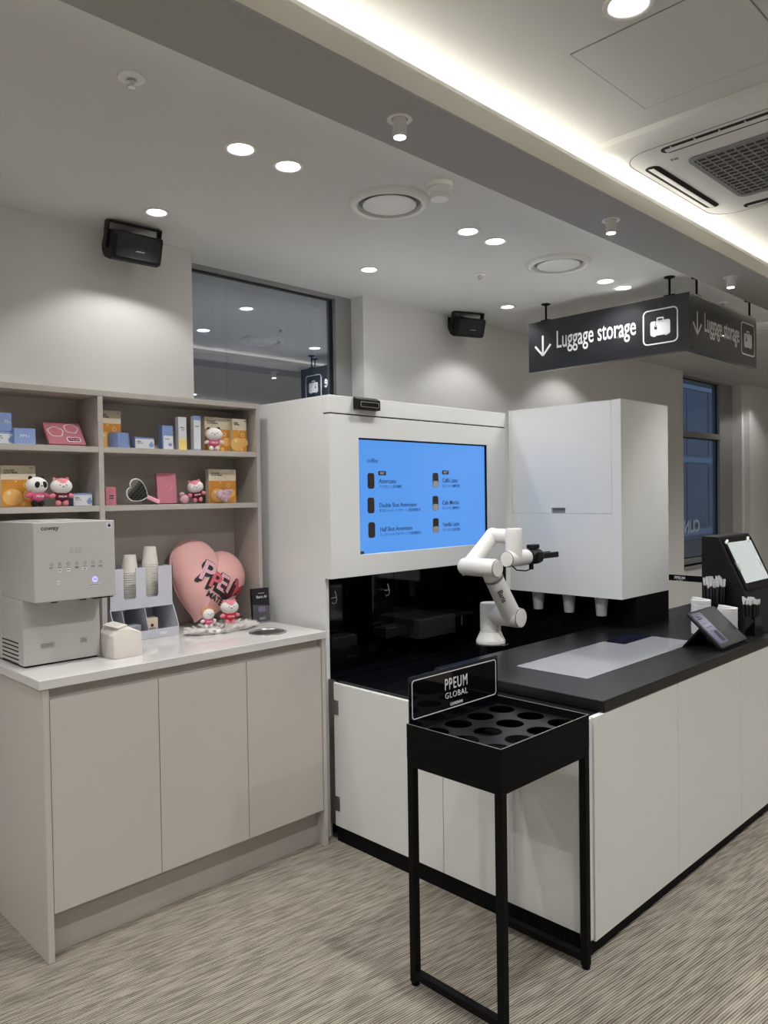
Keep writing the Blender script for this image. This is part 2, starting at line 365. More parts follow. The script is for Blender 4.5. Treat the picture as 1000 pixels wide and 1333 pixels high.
# ------------------------------------------------------------------ base cabinet and worktop on the left
CX0, CX1, CY = .943, 2.130, 2.528      # outer ends and front plane
t = thing('base_cabinet', 'greige base cabinet with three flat doors under the white worktop', 'cabinet', ((CX0+CX1)/2, 2.85, 0))
box('side_panel', CX0, CX0+.020, CY, YW-.002, 0, .892, M_GREY, t, bevel=.0008)
box('side_panel', CX1-.020, CX1, CY, YW-.002, 0, .892, M_GREY, t, bevel=.0008)
box('body', CX0+.0205, CX1-.0205, CY+.024, YW-.004, .152, .890, M_SHELF, t)
box('toe_kick', CX0+.0205, CX1-.0205, CY+.055, CY+.073, 0, .151, M_SHELF, t)
ds = [CX0+.0215, aty(209, 1000, CY).x, aty(324, 1000, CY).x, CX1-.0215]
for i in range(3): box('door', ds[i]+.0012, ds[i+1]-.0012, CY+.003, CY+.0225, .155, .857, M_GREY, t, bevel=.001)
box('worktop', CX0-.012, CX1+.003, CY-.006, YW-.001, .8935, .924, M_TOP, None, bevel=.0015)
setp(bpy.data.objects['worktop'], 'glossy speckled white stone worktop on the base cabinet', 'worktop')
# waste opening: a steel ring with a dark well, let into the worktop near its right end
bx, by = 1.951, 2.694
t = thing('waste_chute_ring', 'round steel waste chute ring in the white worktop', 'waste chute', (bx, by, .924))
MB().lathe((bx, by, .9242), UZ, [(.066, 0), (.068, .004), (.074, .005), (.080, .003), (.081, 0)], 48, cap=False).build('rim', M_CHROME, t, smooth=True)
MB().lathe((bx, by, .9243), UZ, [(.067, 0), (.067, .0006)], 40).build('well', mat('dull steel bowl', (.16, .15, .14), .3, metal=.9), t)

# ------------------------------------------------------------------ open shelf unit standing on the worktop
SF, SB = 2.972, 3.178; SXL, SXR = .50, 2.128; XD = 1.359
t = thing('shelf_unit', 'greige open shelf unit against the wall above the worktop', 'shelf', ((SXL+SXR)/2, 3.07, .924))
TH = .020
box('side_panel', SXR-TH, SXR, SF, SB, .925, 1.914, M_SHELF, t, bevel=.0006)
box('side_panel', SXL, SXL+TH, SF, SB, .925, 1.914, M_SHELF, t, bevel=.0006)
box('divider', XD-.0105, XD+.0105, SF, SB-.007, .925, 1.9135, M_SHELF, t, bevel=.0006)
box('top_board', SXL, SXR, SF, SB, 1.9145, 1.936, M_SHELF, t, bevel=.0006)
box('back_panel', SXL+TH, SXR-TH, SB-.006, SB, .925, 1.914, M_SHELF, t)
Z1, Z2 = 1.7125, 1.478
for z in (Z1, Z2):
    for a, b in ((SXL+TH+.0005, XD-.011), (XD+.011, SXR-TH-.0005)):
        box('shelf_board', a, b, SF+.001, SB-.0065, z-.0225, z, M_SHELF, t, bevel=.0006)

# ------------------------------------------------------------------ coffee kiosk: tower with the menu screen
TX0, TX1, TY = 2.180, 3.452, 2.538
t = thing('kiosk_tower', 'tall white coffee kiosk tower with a blue menu screen', 'coffee kiosk', ((TX0+TX1)/2, 2.85, 0))
box('side_panel', TX0, TX0+.022, TY+.045, 3.17, .0, 1.942, M_WHITE, t, bevel=.001)
box('side_panel', TX1-.022, TX1, TY+.045, 3.17, 1.14, 1.942, M_WHITE, t, bevel=.001)
box('lower_side_panel', TX1-.022, TX1, TY+.008, 3.17, .0, 1.139, M_BLACK, t, bevel=.001)
fas = box('top_fascia', TX0, TX1, TY, TY+.044, 1.8655, 1.942, M_WHITE, t, bevel=.002)
box('top_panel', TX0+.023, TX1-.023, TY+.045, 3.17, 1.922, 1.941, M_WHITE, t)
box('shadow_gap', TX0+.004, TX1-.004, TY+.006, TY+.040, 1.859, 1.866, M_BLACK, t)
sx0, sx1, sz0, sz1 = 2.353, 3.287, 1.237, 1.762
pb = 1.141
mb = MB().ring([(TX0, pb), (TX1, pb), (TX1, 1.860), (TX0, 1.860)], [(sx0, sz0), (sx1, sz0), (sx1, sz1), (sx0, sz1)], (0, TY, 0), UX, UZ, (0, .046, 0))
mb.build('screen_surround', M_WHITE, t, bevel=.0015)
M_SCREEN = mat('lit blue screen', (.01, .02, .04), .25, emit=(84, 150, 232), estr=.50)
scr = box('display', sx0+.001, sx1-.001, TY+.016, TY+.040, sz0+.001, sz1-.001, M_SCREEN, t)
for a, b, c, d in ((sx0, sx1, sz1-.006, sz1), (sx1-.006, sx1, sz0, sz1)):
    box('bezel_edge', a, b, TY+.006, TY+.0155, c, d, M_BLACK, scr)
ys = TY+.0155
def scp(px, py): return aty(px, py, ys)
M_TXT = mat('navy screen text', (.012, .03, .09), .6)
def sline(s, px, py, size, xs=1, bold=0, shear=0):
    p = scp(px, py); text('lettering', s, p, UX, UZ, size, M_TXT, scr, xs, bold, 'LEFT', .0003, shear=shear)
sline('coffee', 477.5, 602, .030, .95, 0, .25)
items = [(483, 626, 493.5, 627, 'Americano', 'アメリカーノ | 美式咖啡', 1), (483, 658, 494, 658.5, 'Double Shot Americano', 'ダブルショット アメリカーノ | 双倍浓缩美式', 0), (484, 690, 495, 690, 'Half Shot Americano', 'ハーフショット アメリカーノ | 半份浓缩美式', 0),
         (567, 625, 576, 626, 'Caffè Latte', 'カフェラテ | 咖啡拿铁', 1), (567, 655, 576, 655, 'Cafe Mocha', 'カフェモカ | 咖啡摩卡', 0), (567.5, 684, 576.5, 683.5, 'Vanilla Latte', 'バニララテ | 香草拿铁', 0)]
M_CUPD = mat('picture of iced coffee', (.03, .018, .012), .5, noise=.6, nscale=60); M_CUPL = mat('picture of milk', (.42, .40, .38), .5, noise=.3, nscale=50)
for i, (px, py, qx, qy, a, b, new) in enumerate(items):
    p = scp(px, py); w_, h_ = .043, .072
    MB().prism(rrect(w_, h_, .012), (p.x, ys, p.z), UX, UZ, (0, -.0006, 0)).build('cup_picture', M_CUPD, scr)
    if i > 2: MB().prism(rrect(w_*.92, h_*.42, .01), (p.x, ys-.0007, p.z-h_*.27), UX, UZ, (0, -.0004, 0)).build('milk_picture', M_CUPL, scr)
    sline(a, qx, qy+2, .030 if i < 3 else .031, .86, .0002); sline(b, qx, qy+8.2, .017, .82)
    if new:
        q = scp(qx+4, qy-11); MB().prism(rrect(.050, .020, .006), (q.x, ys, q.z), UX, UZ, (0, -.0006, 0)).build('badge', M_INK, scr)
        text('lettering', 'BEST', (q.x, ys-.0008, q.z-.005), UX, UZ, .014, M_PRINTW, scr)
q = scp(471.5, 720); box('badge', q.x-.012, q.x+.012, ys-.001, ys, q.z-.008, q.z+.008, M_INK, scr)
# black machine bay under the screen
box('bay_back', TX0+.023, TX1-.023, 2.86, 2.88, .70, 1.20, M_GLOSS, t)
box('bay_soffit', TX0+.023, TX1-.023, TY+.046, 2.86, 1.148, 1.16, M_GLOSS, t)
box('bay_side', TX0+.0225, TX0+.028, TY+.046, 2.86, .705, 1.147, M_GLOSS, t)
box('bay_side', TX1-.028, TX1-.0225, TY+.046, 2.86, .705, 1.147, M_GLOSS, t)
box('lower_body', TX0+.023, TX1-.023, 2.565, 3.16, .06, .69, M_BLACK, t)
box('bay_floor', TX0+.023, TX1-.023, 2.565, 2.86, .6905, .700, M_GLOSS, t)
box('plinth', TX0+.01, TX1-.01, 2.60, 3.16, 0, .059, M_BLACK, t)
for px, py in ((437, 780), (506, 770)):       # two brewing heads: body, spout hook, drip tray
    c = aty(px, py, 2.68); hd = box('brew_head', c.x-.075, c.x+.085, 2.72, 2.858, .86, 1.147, M_GLOSS, t, bevel=.01)
    pts = [Vector((c.x+.012, 2.70, c.z+.035)), Vector((c.x+.014, 2.69, c.z)), Vector((c.x+.008, 2.69, c.z-.018)), Vector((c.x-.008, 2.69, c.z-.022)), Vector((c.x-.018, 2.69, c.z-.012))]
    MB().tube(pts, .0045, 8).build('spout', M_CHROME, hd, smooth=True)
    box('spout_bar', c.x-.02, c.x+.014, 2.688, 2.72, c.z+.004, c.z+.009, M_CHROME, hd)
    box('drip_tray', c.x-.07, c.x+.085, 2.63, 2.719, .812, .86, M_DARK, hd, bevel=.004)
    for k in range(6): box('grate_bar', c.x-.062+.026*k, c.x-.052+.026*k, 2.636, 2.715, .8605, .864, M_CHROME, hd)
box('drip_box', 2.775, 3.050, 2.575, 2.858, .790, .884, mat('dark brushed metal', (.055, .055, .06), .3, metal=.6), t, bevel=.002)
box('drip_shelf', 3.13, 3.28, 2.64, 2.858, .853, .862, M_DARK, t, bevel=.002)
MB().cyl((3.208, 2.665, .800), (3.208, 2.665, .853), .008).build('drain_pipe', M_CHROME, t)
c = aty(603, 749, 2.62); MB().cyl((c.x, 2.62, c.z), (c.x, 2.62, c.z+.02), .012).build('spout', M_CHROME, t, smooth=True)
box('indicator', c.x-.012, c.x+.005, 2.62, 2.64, c.z+.024, c.z+.045, emat('violet indicator', (70, 60, 230), 1.2), t)
# sensor bar on the fascia
cb = thing('sensor_camera', 'small black wedge-shaped camera on the tower fascia', 'camera', (2.40, TY, 1.885))
p0, p1, p2, p3 = aty(459, 518, TY), aty(490, 521, TY), aty(490, 537, TY), aty(459.5, 534.5, TY)
xa, xb, za, zb_ = 2.322, 2.468, 1.887, 1.945
mb = MB().loft([[Vector((xa, TY-.0005, za)), Vector((xb, TY-.0005, za)), Vector((xb, TY-.0005, zb_)), Vector((xa, TY-.0005, zb_))],
                [Vector((xa+.004, TY-.030, za)), Vector((xb-.004, TY-.030, za)), Vector((xb-.004, TY-.030, zb_-.014)), Vector((xa+.004, TY-.030, zb_-.014))]])
mb.build('housing', M_DARK, cb, bevel=.002)
MB().ring(rrect(.116, .026, .007, 4, (xa+xb)/2, za+.022), rrect(.106, .018, .005, 4, (xa+xb)/2, za+.022), (0, TY-.030, 0), UX, UZ, (0, -.003, 0)).build('lens_rim', M_CHROME, cb)
MB().prism(rrect(.106, .018, .005, 4, (xa+xb)/2, za+.022), (0, TY-.0302, 0), UX, UZ, (0, -.001, 0)).build('lens_window', M_GLOSS, cb)
# white hopper cabinet at the right of the robot
HX0, HX1, HY0, HY1, HZ0, HZ1 = 3.470, 3.977, 1.863, 2.530, .973, 1.956
t = thing('hopper_cabinet', 'white overhead hopper cabinet with a flush hatch right of the robot', 'cabinet', ((HX0+HX1)/2, 2.2, .80))
ha, hb, hz = 1.915, 2.514, 1.396
mb = MB().box(HX0+.02, HX1, HY0, HY1, HZ0, HZ1); mb.build('body', M_WHITE, t, bevel=.001)
box('front_panel', HX0, HX0+.0195, HY0, ha-.0015, HZ0, HZ1, M_WHITE, t, bevel=.0005)
box('front_panel', HX0, HX0+.0195, ha-.0014, HY1-.0, HZ0, hz-.0015, M_WHITE, t, bevel=.0005)
box('front_panel', HX0, HX0+.0195, hb+.0015, HY1, hz-.0014, HZ1, M_WHITE, t, bevel=.0005)
ny0, ny1, nz = 2.179, 2.262, 1.424
hp = MB().prism([(ha, hz), (ny0, hz), (ny0, nz), (ny1, nz), (ny1, hz), (hb, hz), (hb, HZ1-.001), (ha, HZ1-.001)], (HX0+.0005, 0, 0), UY, UZ, (.0185, 0, 0)).build('hatch_door', M_WHITE, t)
box('finger_notch', HX0+.012, HX0+.0199, ny0, ny1, hz, nz, mat('notch grey', (.25, .25, .25), .6), hp)
for y in (2.02, 2.24, 2.42): box('top_clip', HX0+.03, HX0+.05, y, y+.07, HZ1, HZ1+.004, M_WHITE, t)
box('pedestal', 3.615, HX1-.001, HY0+.001, 2.0295, .8175, HZ0-.0005, M_BLACK, t, bevel=.001)
box('pedestal', 3.615, HX1-.001, 2.0305, HY1, .0,  HZ0-.0005, M_BLACK, t, bevel=.001)
box('back_infill', TX1-.030, 3.63, HY1+.001, HY1+.015, 0, HZ0, M_BLACK, t)
# takeaway cups hanging from the hopper
M_CUP = mat('white paper cup', (.74, .72, .69), .6)
for i, (px, lb) in enumerate(((701, 'white paper cup under the hopper, nearest the robot arm'), (741, 'middle white paper cup hanging under the hopper'), (783, 'white paper cup under the hopper, at its outer corner'))):
    c = atx(px, 780, 3.54)
    mb = MB().lathe((c.x, c.y, HZ0-.0005), (0, 0, -1), [(.034, 0), (.036, .002), (.034, .006), (.026, .098), (.0245, .100)], 28)
    setp(mb.build('paper_cup', M_CUP, smooth=True), lb, 'cup', 'paper cups under the hopper')

# ------------------------------------------------------------------ kiosk counter: base, doors, countertop, pit deck
KX, KY = 2.180, 1.288; KXE = 5.6
t = thing('counter_base', 'white panelled kiosk counter base with a black plinth', 'counter', (3.2, 1.7, 0))
box('plinth', KX+.004, KXE-.03, KY+.012, 2.028, 0, .062, M_BLACK, t)
box('plinth', KX+.004, 3.61, 2.0281, 2.529, 0, .062, M_BLACK, t)
box('carcass', KX+.022, KXE-.02, KY+.021, 2.028, .062, .7755, M_BLACK, t)
box('carcass', KX+.022, 3.61, 2.0285, 2.529, .062, .684, M_BLACK, t)
fx = [KX+.026, aty(884.5, 1138, KY).x, aty(965.6, 1074, KY).x, 4.05, 4.66, 5.27, KXE]
for i in range(6): box('front_panel', fx[i]+.0014, fx[i+1]-.0014, KY, KY+.020, .045, .7755, M_WHITE, t, bevel=.0008)
for a, b, zt_ in ((1.9155, 2.537, .690), (1.331, 1.9125, .7755)):
    d = box('door', KX, KX+.019, a, b, .066, zt_, M_WHITE, t, bevel=.0015)
    if zt_ < .7:
        for z in (.165, .585):
            h = box('hinge', KX-.002, KX+.004, b-.032, b+.012, z-.032, z+.032, M_CHROME, d, bevel=.001)
            for q in (-.02, .02): MB().cyl((KX-.004, b-.018, z+q), (KX-.002, b-.018, z+q), .004, n=10).build('screw', M_CHROME, d)
box('corner_post', KX+.001, KX+.020, KY+.003, 1.3295, .056, .7755, M_WHITE, t, bevel=.001)
box('hinge_post', KX+.006, KX+.021, 2.5385, 2.5800, .066, .700, M_CHROME, t)
ZT = .8166
ct = MB().box(2.271, KXE, KY-.001, 2.03, .7762, ZT).build('countertop', M_SLAB, bevel=.004)
setp(ct, 'thick matte black countertop on the white kiosk counter', 'countertop')
box('inlay_panel', 2.505, 3.452, 1.486, 1.806, ZT-.003, ZT+.0006, mat('pale grey inlay glass', (.30, .315, .345), .10), ct)
box('scanner_window', 3.185, 3.452, 1.700, 1.806, ZT+.0006, ZT+.0012, mat('smoked navy glass', (.012, .014, .03), .08), ct)
ip2 = box('pit_deck', KX+.024, 3.60, 2.0305, 2.529, .6845, .700, M_GLOSS); setp(ip2, 'low glossy black deck around the robot, behind the countertop', 'deck')
# ------------------------------------------------------------------ robot arm
RX, RY = 2.838, 2.185
pd = MB().lathe((RX, RY, .7005), UZ, [(.085, 0), (.085, .112), (.082, .1155)], 36).build('robot_pedestal', M_GLOSS, smooth=True); setp(pd, 'low black pedestal under the white robot arm', 'pedestal')
t = thing('barista_robot', 'white six-joint robot arm with a black gripper', 'robot', (RX, RY, ZT))
SY, SZ, EX, EZ = 2.013, .946, 2.670, 1.180
MB().lathe((RX, RY, ZT), UZ, [(.067, 0), (.067, .012), (.064, .016), (.049, .050)], 36).build('base', M_ROBOT, t, smooth=True)
for k in range(6):
    a = 2*PI*k/6+.3; q = Vector((RX+.058*math.cos(a), RY+.058*math.sin(a), ZT+.0145)); MB().cyl(q, q+Vector((0, 0, .005)), .005, n=10).build('bolt', M_DARK, t)
for k in range(4):
    a = 2*PI*k/4+PI/4+.2; d = Vector((math.cos(a), math.sin(a), 0)); n_ = Vector((-d.y, d.x, 0))*.004
    o_ = Vector((RX, RY, ZT)); A = [o_+d*.046+UZ*.014, o_+d*.062+UZ*.014, o_+d*.048+UZ*.052, o_+d*.046+UZ*.052]
    MB().loft([[p-n_ for p in A], [p+n_ for p in A]]).build('base_rib', M_ROBOT, t)
MB().lathe((RX, RY, ZT+.0505), UZ, [(.0475, 0), (.0475, .010), (.0465, .011), (.0475, .012), (.0475, .125), (.044, .133)], 36).build('base_column', M_ROBOT, t, smooth=True)
M_RING = mat('grey joint ring', (.17, .17, .17), .5)
def joint(nm, c, d, L, r, par):            # joint housing with a ringed flat cap at its far end
    c = Vector(c); d = Vector(d)
    h = MB().lathe(c, d, [(r*.97, 0), (r, .004), (r, L-.012), (r*.97, L-.006), (r*.93, L)], 36).build(nm, M_ROBOT, par, smooth=True)
    MB().lathe(c+d*(L-.0045), d, [(r*.965, 0), (r*.985, .001), (r*.985, .003), (r*.93, .0048)], 36, cap=False).build('cap_ring', M_RING, h, smooth=True)
    MB().lathe(c+d*(L+.0001), d, [(r*.88, 0), (r*.86, .002)], 36).build('cap', M_ROBOT, h); return h
joint('shoulder_joint', (RX, RY, SZ), (0, -1, 0), RY-SY, .0445, t)
# lower arm from shoulder to elbow, in the plane in front of the column
yl = SY+.048
la = MB().cyl((RX, yl, SZ), (EX, yl, EZ), .0445, .040, 32).build('lower_arm', M_ROBOT, t, smooth=True)
dv = Vector((EX-RX, 0, EZ-SZ)).normalized(); L_ = Vector((EX-RX, 0, EZ-SZ)).length
MB().lathe((RX, yl, SZ), dv, [(.0425, L_-.062), (.0434, L_-.061), (.0432, L_-.051), (.0425, L_-.050)], 32).build('band', M_RING, la, smooth=True)
pc = Vector((RX, yl, SZ))+dv*.155
view = (CC-pc); view = (view-dv*view.dot(dv)).normalized(); side = dv.cross(view)
text('lettering', 'Baris', pc+view*.0445+side*.012*(-1)-dv*.03*0, -dv, dv.cross(view)*1.0 if False else view.cross(-dv), .034, M_INK, la, 1.0, .0002, 'CENTER', .0004)
joint('elbow_joint', (EX, 2.187, EZ), (0, -1, 0), 2.187-SY, .040, t)
MB().ball((EX, 2.187, EZ), .0398, 28, 16).build('elbow_back', M_ROBOT, t, smooth=True)
WX, WZ, WY = 2.815, 1.312, 2.150
MB().cyl((EX, 2.168, EZ+.002), (WX, WY, WZ), .0385, .034, 32).build('upper_arm', M_ROBOT, t, smooth=True)
MB().ball((WX, WY, WZ), .0355, 28, 16).build('wrist_elbow', M_ROBOT, t, smooth=True)
MB().cyl((WX, WY, WZ), (WX, 2.055, WZ-.002), .033, .033, 32).build('wrist_link', M_ROBOT, t, smooth=True)
VX, VY = 2.812, 2.030
MB().lathe((VX, VY, 1.205), UZ, [(.035, 0), (.0375, .02), (.0375, .136), (.035, .142)], 36).build('wrist_column', M_ROBOT, t, smooth=True)
joint('wrist_joint', (VX+.095, VY, 1.213), (-1, 0, 0), .150, .036, t)
MB().lathe((VX+.0955, VY, 1.213), UX, [(.032, 0), (.032, .008)], 32).build('tool_flange', M_CHROME, t, smooth=True)
g = MB().lathe((VX+.104, VY, 1.213), UX, [(.034, 0), (.0355, .006), (.0355, .075), (.031, .088)], 32).build('gripper', M_DARK, t, smooth=True)
box('gripper_bracket', VX+.120, VX+.175, VY-.018, VY+.018, 1.249, 1.268, M_DARK, g, bevel=.003)
box('gripper_plate', VX+.125, VX+.165, VY-.043, VY-.034, 1.19, 1.235, M_DARK, g, bevel=.003)
for dy in (-.022, .022): box('gripper_finger', VX+.185, VX+.318, VY+dy-.006, VY+dy+.006, 1.200, 1.226, M_DARK, g, bevel=.003)
MB().tube([(VX-.045, VY-.02, 1.186), (VX-.03, VY-.035, 1.166), (VX+.03, VY-.04, 1.158), (VX+.075, VY-.035, 1.162), (VX+.085, VY-.03, 1.175)], .003, 8).build('cable', M_BLACK, t, smooth=True)
box('cable_plug', VX+.078, VX+.094, VY-.040, VY-.024, 1.160, 1.185, M_BLACK, t, bevel=.002)

# ------------------------------------------------------------------ hanging luggage sign
LX0, LX1, LY0, LY1, LZ0, LZ1 = 4.0, 4.94, 1.751, 2.760, 2.245, 2.546
M_SIGN = mat('satin black sign panel', (.014, .015, .019), .30, coat=.6)
t = thing('luggage_sign', 'hanging black box sign with white lettering Luggage storage', 'sign', (4.47, 2.25, LZ0))
box('sign_panel', LX0, LX0+.040, LY0, LY1, LZ0, LZ1, M_SIGN, t, bevel=.0015)
box('sign_panel', LX0+.0402, LX1, LY0, LY0+.040, LZ0, LZ1, M_SIGN, t, bevel=.0015)
for x, y in ((LX0+.02, 2.645), (LX0+.02, 1.868), (LX0+.135, LY0+.02), (LX0+.885, LY0+.02)):
    MB().cyl((x, y, LZ1), (x, y, ZC-.004), .006, n=12).build('hanging_rod', M_BLACK, t, smooth=True)
    MB().lathe((x, y, ZC), (0, 0, -1), [(.028, 0), (.028, .004), (.008, .012)], 24).build('ceiling_rose', M_BLACK, t, smooth=True)
    along = (.012, .03) if x < LX0+.1 else (.03, .012)
    box('rod_clip', x-along[0], x+along[0], y-along[1], y+along[1], LZ1-.001, LZ1+.008, M_BLACK, t)
def arrow(o, u, h, w_, th, par):
    d = u.cross(UZ)*.001
    MB().prism([(-th/2, 0), (th/2, 0), (th/2, h), (-th/2, h)], o, u, UZ, d).build('arrow', M_PRINTW, par)
    for s in (-1, 1):
        a = Vector((0, -th*.35)); b = Vector((s*w_/2, w_*.52)); n_ = Vector((-(b-a).y, (b-a).x)).normalized()*th/2
        MB().prism([tuple(a-n_), tuple(b-n_), tuple(b+n_), tuple(a+n_)], o, u, UZ, d).build('arrow', M_PRINTW, par)
def case(o, u, w_, h, par):
    d = u.cross(UZ)*.001
    MB().prism(rrect(w_, h*.78, h*.12, 5, 0, h*.39+h*.03), o, u, UZ, d).build('suitcase_symbol', M_PRINTW, par)
    MB().ring(rrect(w_*.36, h*.24, h*.06, 4, 0, h*.86), rrect(w_*.24, h*.14, h*.03, 4, 0, h*.84), o, u, UZ, d).build('suitcase_symbol', M_PRINTW, par)
    for s in (-1, 1): MB().prism(rrect(w_*.14, h*.08, h*.02, 3, s*w_*.30, h*.025), o, u, UZ, d).build('suitcase_symbol', M_PRINTW, par)
    MB().prism([(-w_*.30, h*.36), (-w_*.16, h*.36), (-w_*.16, h*.50), (-w_*.30, h*.50)], Vector(o)+d*1.2, u, UZ, d*.5).build('tag_symbol', M_INK, par)
    MB().ring(rrect(w_*.09, h*.10, h*.02, 3, -w_*.23, h*.54), rrect(w_*.05, h*.06, h*.01, 3, -w_*.23, h*.54), Vector(o)+d*1.2, u, UZ, d*.5).build('tag_symbol', M_INK, par)
    MB().prism([(-w_*.24, h*.58), (-w_*.22, h*.58), (-w_*.22, h*.80), (-w_*.24, h*.80)], Vector(o)+d*1.2, u, UZ, d*.5).build('tag_symbol', M_INK, par)
def signface(P, u, pts):
    (ax, ay0, ay1, aw), (tx0, ty, tx1, th_), (fx0, fx1, fy0, fy1) = pts
    a0, a1 = P(ax, ay1), P(ax, ay0); W = abs((P(ax+aw, ay1)-P(ax-aw, ay1)).dot(u)); arrow(a0, u, a1.z-a0.z, W, .012, t)
    b0 = P(tx0, ty); fit = (P(tx1, ty)-b0).dot(u)
    text('lettering', 'Luggage storage', b0, u, UZ, th_, M_PRINTW, t, 1, .0010, 'LEFT', .0008, fit=fit)
    c = (P(fx0, fy0)+P(fx1, fy1))/2; wf = (P(fx1, fy0)-P(fx0, fy0)).dot(u); hf = wf*1.0
    cz = (P((fx0+fx1)/2, fy0).z+P((fx0+fx1)/2, fy1).z)/2; c = Vector((c.x, c.y, cz)); hf = P((fx0+fx1)/2, fy0).z-P((fx0+fx1)/2, fy1).z
    MB().ring(rrect(wf, hf, .028, 5), rrect(wf-.014, hf-.014, .021, 5), c, u, UZ, u.cross(UZ)*.001).build('symbol_frame', M_PRINTW, t)
    case(c-UZ*hf*.27, u, wf*.56, hf*.54, t)
signface(lambda x, y: atx(x, y, LX0-.0003), -UY, ((707, 437, 462, 10), (724, 453, 827, .145), (837, 883, 401.5, 447.5)))
signface(lambda x, y: aty(x, y, LY0-.0003), UX, ((908, 405.5, 434, 5.5), (917, 431, 962, .145), (965, 982.5, 421, 463)))

# ------------------------------------------------------------------ ceiling fittings
def diffuser(x, y, r, label):
    t = thing('air_diffuser', label, 'air diffuser', (x, y, ZC), 'round white air diffusers')
    MB().lathe((x, y, ZC), (0, 0, -1), [(r, 0), (r*.99, .008), (r*.95, .018), (r*.88, .022), (r*.81, .017), (r*.77, .0005), (r*.77, -.0)], 48, cap=False).build('outer_ring', M_WHITE2, t, smooth=True)
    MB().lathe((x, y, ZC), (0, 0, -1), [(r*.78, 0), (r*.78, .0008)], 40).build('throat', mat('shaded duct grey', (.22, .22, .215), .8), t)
    MB().lathe((x, y, ZC), (0, 0, -1), [(r*.40, .0009), (r*.55, .004), (r*.66, .011), (r*.665, .014), (r*.60, .018), (r*.2, .020)], 48).build('centre_disc', M_WHITE2, t, smooth=True)
diffuser(2.166, 2.138, .158, 'round white air diffuser beside the smoke detector')
diffuser(3.352, 2.130, .158, 'round white air diffuser above the hopper cabinet')
diffuser(5.70, 2.03, .158, 'round white air diffuser partly hidden behind the luggage sign')
x, y = 2.181, 1.892; t = thing('smoke_detector', 'round white smoke detector beside the cove beam', 'smoke detector', (x, y, ZC))
MB().lathe((x, y, ZC), (0, 0, -1), [(.052, 0), (.052, .014), (.050, .017)], 40).build('base', M_WHITE2, t, smooth=True)
MB().lathe((x, y, ZC), (0, 0, -1), [(.046, .0172), (.048, .020), (.046, .032), (.040, .038), (.036, .039)], 40).build('cover', M_WHITE2, t, smooth=True)
MB().lathe((x, y, ZC), (0, 0, -1), [(.036, .0392), (.036, .052), (.033, .056), (.02, .057)], 40).build('sensing_chamber', M_WHITE2, t, smooth=True)
for x, y, r, lb in ((1.016, 1.984, .036, 'round white sprinkler cover with a steel nozzle near the top left'), (3.216, 2.517, .030, 'small round sprinkler between downlights above the tower'), (4.812, 1.906, .036, 'round white sprinkler above the luggage sign')):
    t = thing('ceiling_sprinkler', lb, 'sprinkler', (x, y, ZC), 'ceiling sprinklers')
    MB().lathe((x, y, ZC), (0, 0, -1), [(r, 0), (r*.98, .004), (r*.5, .008), (r*.42, .006)], 36).build('cover_plate', M_WHITE2, t, smooth=True)
    MB().lathe((x, y, ZC), (0, 0, -1), [(r*.34, .0062), (r*.38, .014), (r*.2, .022), (r*.3, .024), (r*.28, .027)], 24).build('nozzle', M_CHROME, t, smooth=True)
# ceiling hatch: a fine groove outline in the raised ceiling
t = thing('access_hatch', 'flush square access hatch outlined in the raised ceiling', 'access hatch', (2.09, .93, ZU))
hx0, hx1, hy1, hy0 = 1.874, 2.307, 1.148, .715
box('hatch_panel', hx0+.003, hx1-.003, hy0+.003, hy1-.003, ZU-.002, ZU-.0001, M_CEIL, t)
MB().ring([(hx0, hy0), (hx1, hy0), (hx1, hy1), (hx0, hy1)], [(hx0+.003, hy0+.003), (hx1-.003, hy0+.003), (hx1-.003, hy1-.003), (hx0+.003, hy1-.003)], (0, 0, ZU-.0012), UX, UY, (0, 0, .001)).build('edge_groove', mat('groove grey', (.26, .26, .25), .8), t)
# four-way cassette air conditioner
AX0, AX1, AY1 = 2.421, 3.386, 1.406; AY0 = AY1-.965; acx, acy = (AX0+AX1)/2, (AY0+AY1)/2
t = thing('ceiling_air_conditioner', 'white four-way cassette air conditioner in the raised ceiling', 'air conditioner', (acx, acy, ZU))
mb = MB()
rings = [[(a, b, ZU-h) for a, b in rrect(s_, s_, r_, 6, acx, acy)] for s_, r_, h in ((.965, .012, 0), (.965, .012, .020), (.958, .012, .024), (.84, .10, .046), (.83, .10, .047))]
mb.loft(rings); mb.build('panel', M_WHITE2, t, smooth=True)
MB().ring(rrect(.826, .826, .10, 6, acx, acy), rrect(.821, .821, .097, 6, acx, acy), (0, 0, ZU-.0475), UX, UY, (0, 0, .004)).build('panel_seam', M_DARK, t)
for k in range(4):
    R = Matrix.Translation((acx, acy, 0)) @ Matrix.Rotation(k*PI/2, 4, 'Z') @ Matrix.Translation((-acx, -acy, 0))
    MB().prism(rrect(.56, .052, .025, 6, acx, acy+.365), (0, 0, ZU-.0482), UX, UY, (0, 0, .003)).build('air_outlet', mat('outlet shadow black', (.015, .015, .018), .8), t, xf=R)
    MB().prism([(-.008, -.004), (.012, -.002), (.012, .0), (-.008, -.002)], (acx-.265, acy+.365, ZU-.049), UY, UZ, (.53, 0, 0)).build('louver_vane', M_WHITE2, t, xf=R)
    for j in range(7 if k == 1 else 0): MB().box(acx-.24+.08*j-.002, acx-.24+.08*j+.002, acy+.374, acy+.388, ZU-.050, ZU-.0485).build('vane_rib', M_WHITE2, t, xf=R)
M_GR = mat('intake grille grey', (.30, .30, .30), .6)
box('intake_recess', acx-.235, acx+.235, acy-.235, acy+.235, ZU-.0490, ZU-.0472, mat('intake dark', (.05, .05, .05), .8), t)
